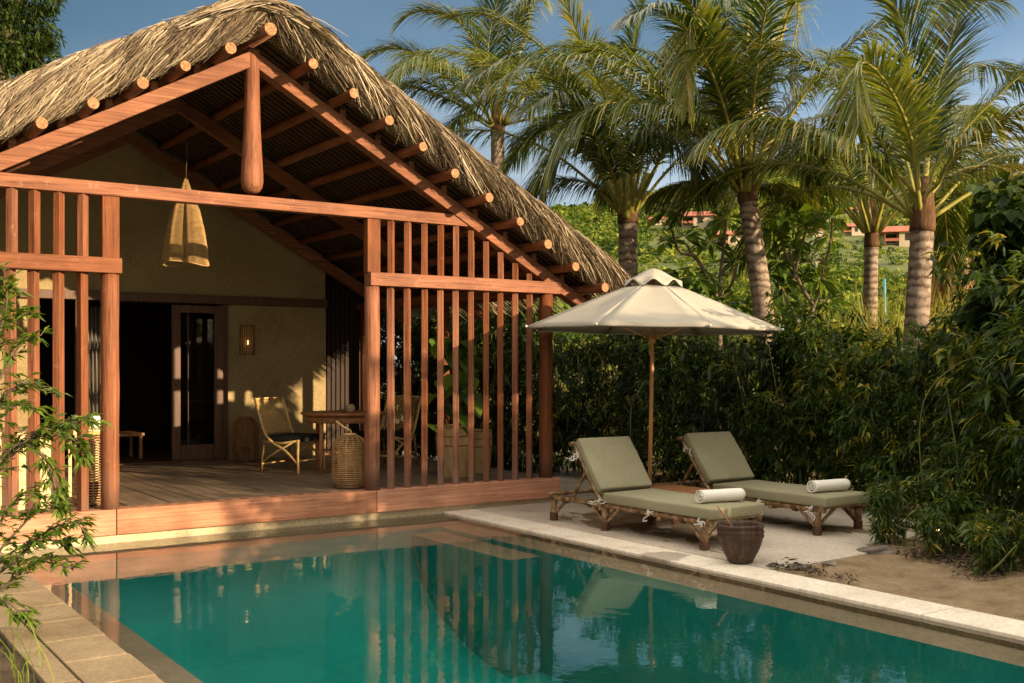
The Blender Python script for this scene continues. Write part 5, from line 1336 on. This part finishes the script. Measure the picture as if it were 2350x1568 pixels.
# more foliage between umbrella and palms: mid shrubs
hedge('leafy_shrub', [tuple(at(1470, 840, 16.6) * [1, 1, 0]), tuple(at(1560, 840, 16.8) * [1, 1, 0]), tuple(at(1690, 840, 17) * [1, 1, 0]), tuple(at(1780, 840, 17) * [1, 1, 0])], lambda t: 2.05 - .2 * t, .6, 1500, .2, 'broad_leaf', 'sunlit broad-leaved shrub behind the umbrella, under the frangipani trees', 'shrub', 30, tone=(.55, .25))
hedge('leafy_shrub', [tuple(at(1790, 840, 18.5) * [1, 1, 0]), tuple(at(1900, 840, 19) * [1, 1, 0]), tuple(at(1970, 840, 19.5) * [1, 1, 0])], 2.0, .6, 900, .16, 'bush_leaf', 'sunlit low shrub between the frangipani and the slender palm', 'shrub', 20, tone=(.6, .2))

# tall golden grass behind the hedge
def grass(label, pts, n, hgt, mat='grass_gold', spread=.4, tone=.5, lean=.25, wd=(.008, .018), name='tall_grass'):
    C = catmull([tuple(p) for p in pts], 30); i = rng.integers(0, 30, n); b = C[i] + rng.normal(0, spread, (n, 3)) * np.array([1, 1, 0])
    org = C[15]; L = hgt * rng.uniform(.45, 1.1, n); az = rng.uniform(0, 6.28, n); hz = np.stack([np.cos(az), np.sin(az), 0 * az], -1); le = lean * rng.uniform(.3, 1.8, n)
    st = [b + np.array([0, 0, 1.0]) * (L * (t - .28 * t * t * le * 2))[:, None] + hz * (L * le * t * t)[:, None] for t in (0, .35, .7, 1)]
    V, Fq, T = ribbons(st, rng.uniform(*wd, n), np.clip(rng.normal(tone, .22, n), 0, 1))
    o = np_mesh(name, V, Fq, mat, None, T, org); o.location = org; return tag(o, label, 'grass', kind='stuff')
grass('tall yellow-green grass between and behind the two right palms', [at(1930, 840, 17.2) * [1, 1, 0], at(2040, 840, 16.6) * [1, 1, 0], at(2160, 840, 16.5) * [1, 1, 0], at(2250, 840, 16.5) * [1, 1, 0]], 2600, 2.9, spread=.35)
grass('dry golden grass behind the hedge under the frangipani trees', [at(1700, 840, 19.5) * [1, 1, 0], at(1800, 840, 19.5) * [1, 1, 0], at(1900, 840, 20) * [1, 1, 0]], 1500, 2.6, spread=.5, tone=.75)
grass('dry golden grass in the sun behind the hedge left of the palms', [at(1300, 840, 22) * [1, 1, 0], at(1450, 840, 22) * [1, 1, 0], at(1650, 840, 22) * [1, 1, 0], at(1780, 840, 22) * [1, 1, 0]], 3000, 1.9, spread=.9, tone=.8)
grass('thin pale grass blades in the bottom left corner beside the coping', [at(30, 1560, 6.3), at(75, 1540, 6.5), at(90, 1500, 6.7)], 1, .6) if 0 else None
g0 = onz(40, 1600, .02); g1 = onz(75, 1540, .02)
grass('thin green grass tuft in the bottom left corner beside the pool coping', [(g0[0], g0[1], 0.02), ((g0[0] + g1[0]) / 2, (g0[1] + g1[1]) / 2, 0.02), (g1[0], g1[1], 0.02)], 16, .5, 'vine_leaf', .10, .7, .35, (.004, .008))

# dried fan palm
d = 19
c = at(2190, 640, d); fp = empty('dried_fan_palm', (c[0], c[1], 0), 'shaggy fan palm with a skirt of dead brown fronds right of the thick palm trunk', 'palm tree')
org = np.array([c[0], c[1], 0]); m = MB(org=org); m.tube([org, (c[0], c[1], 2.0), c], [.16, .14, .12], 10); m.build('trunk', 'palm_fibre', fp)
for k in range(15):
    az = R(24 * k + random.uniform(-8, 8)); hz = np.array([math.cos(az), math.sin(az), 0]); q = c + np.array([0, 0, random.uniform(-.25, .25)])
    e = R(random.uniform(5, 55)); pts = [q]; 
    for i in range(4):
        q = q + (hz * math.cos(e) + np.array([0, 0, math.sin(e)])) * .27; pts.append(q.copy()); e -= R(48)
    make_frond(fp, org, pts, .42, .5, 1.1, 'dry_frond', .02, 34)
for k in range(6):
    az = R(60 * k + 15); hz = np.array([math.cos(az), math.sin(az), 0]); q = c + np.array([0, 0, .25]); make_frond(fp, org, [q, q + hz * .12 + [0, 0, .3], q + hz * .3 + [0, 0, .6], q + hz * .55 + [0, 0, .75]], .38, .6, .25, 'palm_leaf_gold', .018, 30)

# ------------------------------------------------------------------ leafy shrub in the left foreground
def sprig(label, stems, dbase, per, seed):
    org = at(-120, 1500, dbase); org[2] = 0; root = empty('leafy_shrub', org, label, 'shrub')
    bag = LeafBag(); m = MB(org=org)
    for pts, dens in stems:
        P = catmull([at(x, y, dbase + dd) for x, y, dd in pts], 60); m.tube(P[::4], np.linspace(.011, .003, 15), 6)
        seg = np.linalg.norm(np.diff(P, axis=0), axis=1).sum(); n = int(seg * dens * 1.2)
        for i in range(n):
            u = .12 + .88 * (i + random.random()) / n; j = min(int(u * 59), 58); p = P[j]; T = P[j + 1] - P[j]; T = T / np.linalg.norm(T)
            sd = np.cross(T, [0, 0, 1.0]) * random.choice((-1, 1)); tw = norm(sd * random.uniform(.4, 1) + T * random.uniform(.1, .8) + np.array([0, 0, random.uniform(-.3, .45)]) + rng.normal(0, .2, 3))
            tl = random.uniform(.05, .16) * (1.15 - .5 * u); q = p + tw * tl; m.tube([p, (p + q) / 2 + [0, 0, .008], q], [.003, .002, .0015], 4, caps=False)
            k = per + random.randrange(3); s_ = rng.uniform(.15, 1.0, k); 
            side = norm(np.cross(tw, [0, 0, 1.0]))
            D_ = norm(tw[None] * rng.uniform(.4, 1, (k, 1)) + side[None] * rng.choice([-1, 1], (k, 1)) * rng.uniform(.3, .9, (k, 1)) + rng.normal(0, .16, (k, 3)) + np.array([0, 0, -.12]))
            bag.add(*leaves(p + (q - p) * s_[:, None], D_, rng.uniform(.05, .092, k), rng.uniform(.017, .029, k), np.clip(rng.normal(.45, .22, k), 0, 1), .25))
    m.build('stem', 'bark', root); bag.build('foliage', 'vine_leaf', root, org)
sprig('leafy green shrub with pointed leaves spilling in from the left edge over the coping', [
    ([(-60, 1180, 0), (0, 1080, 0), (90, 985, 0), (150, 975, 0), (215, 960, .05)], 34),
    ([(-60, 1200, .1), (20, 1040, .1), (100, 1000, .1), (170, 1010, .1), (190, 1045, .1)], 34),
    ([(-40, 1100, 0), (40, 1020, 0), (100, 1050, 0), (125, 1110, -.05), (130, 1160, -.05)], 28),
    ([(-50, 1350, 0), (30, 1290, 0), (100, 1225, 0), (165, 1200, 0), (200, 1225, 0)], 36),
    ([(-50, 1330, .1), (40, 1260, .1), (110, 1240, .1), (160, 1260, .1)], 34),
    ([(-50, 1320, -.1), (20, 1240, -.1), (80, 1180, -.1), (130, 1160, -.1)], 26),
    ([(-50, 1400, 0), (30, 1330, 0), (90, 1290, 0), (170, 1305, 0)], 34),
    ([(-40, 1420, -.1), (10, 1380, -.1), (40, 1400, -.1), (70, 1420, -.1)], 24),
    ([(-30, 1250, -.1), (20, 1170, -.1), (60, 1130, -.1), (95, 1150, -.1)], 26),
    ([(-50, 900, 0), (-10, 790, 0), (15, 700, 0), (10, 625, 0)], 30),
    ([(-50, 950, 0), (10, 850, 0), (50, 790, 0), (95, 770, 0)], 26),
    ([(-50, 860, .1), (0, 760, .1), (45, 730, .1), (80, 715, .1)], 24),
    ([(-50, 1000, .1), (10, 910, .1), (60, 880, .1), (110, 905, .1)], 28),
    ([(-60, 1020, 0), (0, 960, 0), (40, 930, 0), (80, 940, 0)], 28),
    ([(-50, 720, .1), (0, 680, .1), (25, 660, .1)], 24)], 6.4, 6, 1)

# ------------------------------------------------------------------ hillside with bushes and villas
rx = [1000, 1150, 1260, 1350, 1440, 1520, 1600, 1660, 1720, 1780, 1850, 1950, 2050, 2150, 2250, 2350, 2600]
ry_ = [520, 505, 484, 470, 455, 440, 424, 405, 384, 368, 362, 368, 372, 385, 400, 415, 440]
def ridge(px): return YH - np.interp(px, rx, ry_)          # height of the ridge, in sight-line units
R0, R1 = 58.0, 400.0
def hill_th(px, r):
    t = np.clip((r - R0) / (R1 - R0), 0, 1.0); k = 64 + (ridge(px) - 64) * t ** .85
    return k
def hill_z(px, r):
    z = CAMH + r * hill_th(px, r) / F_
    z = np.where(r < R0, (CAMH + R0 * 64 / F_) * np.clip((r - 26) / (R0 - 26), 0, 1) ** 1.5, z)
    return np.where(r > R1, (CAMH + R1 * ridge(px) / F_) * (1 - .5 * (r - R1) / 150), z)
pxs = np.linspace(950, 2650, 120); rs = np.concatenate([np.linspace(26, 60, 10), np.linspace(66, R1, 60), np.linspace(R1 + 15, R1 + 150, 6)])
PX_, RR_ = np.meshgrid(pxs, rs); Zh = hill_z(PX_, RR_) - .2
q = (PX_ - CX) / F_; Vx = CAM[0] + RR_ * (fw[0] + rt[0] * q); Vy = CAM[1] + RR_ * (fw[1] + rt[1] * q)
Zh = Zh + np.clip((RR_ - 60) / 80, 0, 1) * .9 * fbm(Vx * .05, Vy * .05)
V = np.stack([Vx, Vy, Zh], -1).reshape(-1, 3); nx = len(pxs); ny = len(rs)
i0 = (np.arange(ny - 1)[:, None] * nx + np.arange(nx - 1)[None]).ravel()
tag(np_mesh('hill', V, np.stack([i0, i0 + 1, i0 + 1 + nx, i0 + nx], 1), 'hill_ground', smooth=True), kind='structure')
villas = [(1600, 512, 76, 'terracotta-roofed villa on the hillside left of the curved palm, uppermost of the pair there', .42), (1676, 556, 62, 'cream villa with terracotta roof on the hillside just left of the curved palm trunk', .95), (1884, 502, 46, 'small terracotta-roofed villa on the hillside above the frangipani leaves', .6),
          (1966, 494, 52, 'cream and terracotta villa high on the hillside left of the slender palm', .8), (1958, 530, 50, 'low terracotta roof on the hillside just below the high cream villa', .5), (2072, 552, 92, 'largest hillside villa with long terracotta roof and dark porch between the right palms', .55),
          (2166, 546, 50, 'terracotta-roofed villa on the hillside right of the thick palm trunk', .8), (1508, 512, 40, 'half-hidden terracotta villa on the hillside right of the eave palm', .5), (1870, 535, 44, 'terracotta villa roof behind the frangipani rosettes', .4)]
vpos = []
for i, (vx, vy, wpx, lab, hs) in enumerate(villas):
    th = YH - vy; t = ((th - 64) / (float(ridge(vx)) - 64)) ** (1 / .85); r = R0 + t * (R1 - R0); vpos.append((vx, r, wpx))
    c = at(vx, YH, r); zb = float(hill_z(np.array(vx), np.array(r))) - .6; w_ = wpx * r / F_; dp = w_ * .6
    o = empty('hillside_villa', (c[0], c[1], zb), lab, 'villa', 'villas on the hillside', rz=-TH - R(8) + R(6) * math.sin(i * 2.3))
    hw = w_ * .20 + 1.0 * hs
    m = MB(); m.box((-w_ * .12, -dp / 2, -2), (w_ * .46, dp / 2, hw)); m.box((-w_ * .46, -dp * .1, -2), (-w_ * .12, dp / 2, hw)); m.build('wall', 'villa_wall', o)
    m = MB(); e = w_ * .54; rh = w_ * .17
    m.add([(-e, -dp * .62, hw), (e, -dp * .62, hw), (e, dp * .62, hw), (-e, dp * .62, hw), (-e * .86, 0, hw + rh), (e * .86, 0, hw + rh), (-e, -dp * .62, hw - .15), (e, -dp * .62, hw - .15), (e, dp * .62, hw - .15), (-e, dp * .62, hw - .15)],
                [(0, 1, 5, 4), (1, 2, 5), (2, 3, 4, 5), (3, 0, 4), (6, 7, 1, 0), (7, 8, 2, 1), (8, 9, 3, 2), (9, 6, 0, 3), (9, 8, 7, 6)]); m.build('roof', 'villa_roof', o)
    m = MB(); m.box((w_ * .02, -dp / 2 - .04, hw * .15), (w_ * .16, -dp / 2 + .02, hw * .8)); m.build('window', 'dark_opening', o)
    m = MB(); m.box((-w_ * .42, -dp * .1 - .05, .1), (-w_ * .16, -dp * .1 + .02, hw * .85)); m.build('door', 'dark_opening', o)
    m = MB(); m.box((-w_ * .46, -dp * .5, -.4), (-w_ * .44, -dp * .48, hw - .16)); m.build('porch_post', 'villa_roof', o)
    m = MB(); m.box((-w_ * .46, -dp * .52, hw * .1), (-w_ * .13, -dp * .5, hw * .38)); m.build('railing', 'villa_roof', o)
# bushes: crumpled clumps of small faces
NB = 10500
bx = rng.uniform(1000, 2560, NB); br = np.sqrt(rng.uniform(50 ** 2, (R1 + 8) ** 2, NB)); near = rng.random(NB) < .3; br[near] = rng.uniform(46, 170, near.sum())
keep = np.ones(NB, bool); low = np.zeros(NB, bool)
for vx, r, wpx in vpos:
    keep &= ~((np.abs(bx - vx) < wpx * .62) & (br > r - 9) & (br < r + .5 * wpx * r / F_)); low |= (np.abs(bx - vx) < wpx * .62) & (br > r - 75) & (br <= r)
low = low[keep]
bx, br = bx[keep], br[keep]; NB = len(bx)
sz = rng.uniform(.45, 1.05, NB) * (.55 + br / 170); sz[low] *= .5; hz = hill_z(bx, br) - .25 + np.clip((br - 60) / 80, 0, 1) * .0
q = (bx - CX) / F_; Cx = CAM[0] + br * (fw[0] + rt[0] * q); Cy = CAM[1] + br * (fw[1] + rt[1] * q); hz = hz + np.clip((br - 60) / 80, 0, 1) * .9 * fbm(Cx * .05, Cy * .05)
K = 42
v = norm(rng.normal(0, 1, (NB, K, 3)) + np.array([0, 0, .35])); rad = rng.uniform(.6, 1.05, (NB, K, 1))
tall = np.where((rng.random(NB) < .06) & (br > 240), 1.9, .78)[:, None]
Pc = np.stack([Cx, Cy, hz], -1)[:, None] + v * rad * sz[:, None, None] * np.stack([np.ones((NB, 1)), np.ones((NB, 1)), tall], -1)
Pc[..., 2] = np.maximum(Pc[..., 2], hz[:, None] - .1)
P = Pc.reshape(-1, 3); n = len(P); D_ = norm(v.reshape(-1, 3) * .5 + rng.normal(0, .8, (n, 3)))
Lf = np.repeat(sz, K) * rng.uniform(.35, .7, n); S = norm(np.cross(D_, rng.normal(0, 1, (n, 3))))
V = np.stack([P - D_ * Lf[:, None] * .5, P + S * Lf[:, None] * .34, P + D_ * Lf[:, None] * .5, P - S * Lf[:, None] * .34], 1).reshape(-1, 3)
tn = np.repeat(np.clip(rng.normal(.48, .25, NB), 0, 1), K) + rng.normal(0, .1, n)
Fq = np.arange(n * 4).reshape(-1, 4)
tag(np_mesh('hillside_scrub', V, Fq, 'hill_leaf', None, np.repeat(np.clip(tn, 0, 1), 4)), 'green scrub and bushes covering the hillside', 'scrub', kind='stuff')
# blue post on the slope
d = 46; p = at(2031, 724, d); q = at(2030, 640, d); m = MB(org=(p[0], p[1], p[2] - 1)); m.tube([(p[0], p[1], p[2] - 1), p, q], .05, 8); o = m.build('post', 'blue_paint'); o.location = (p[0], p[1], p[2] - 1); tag(o, 'thin turquoise post standing in the grass between the right palms', 'post')
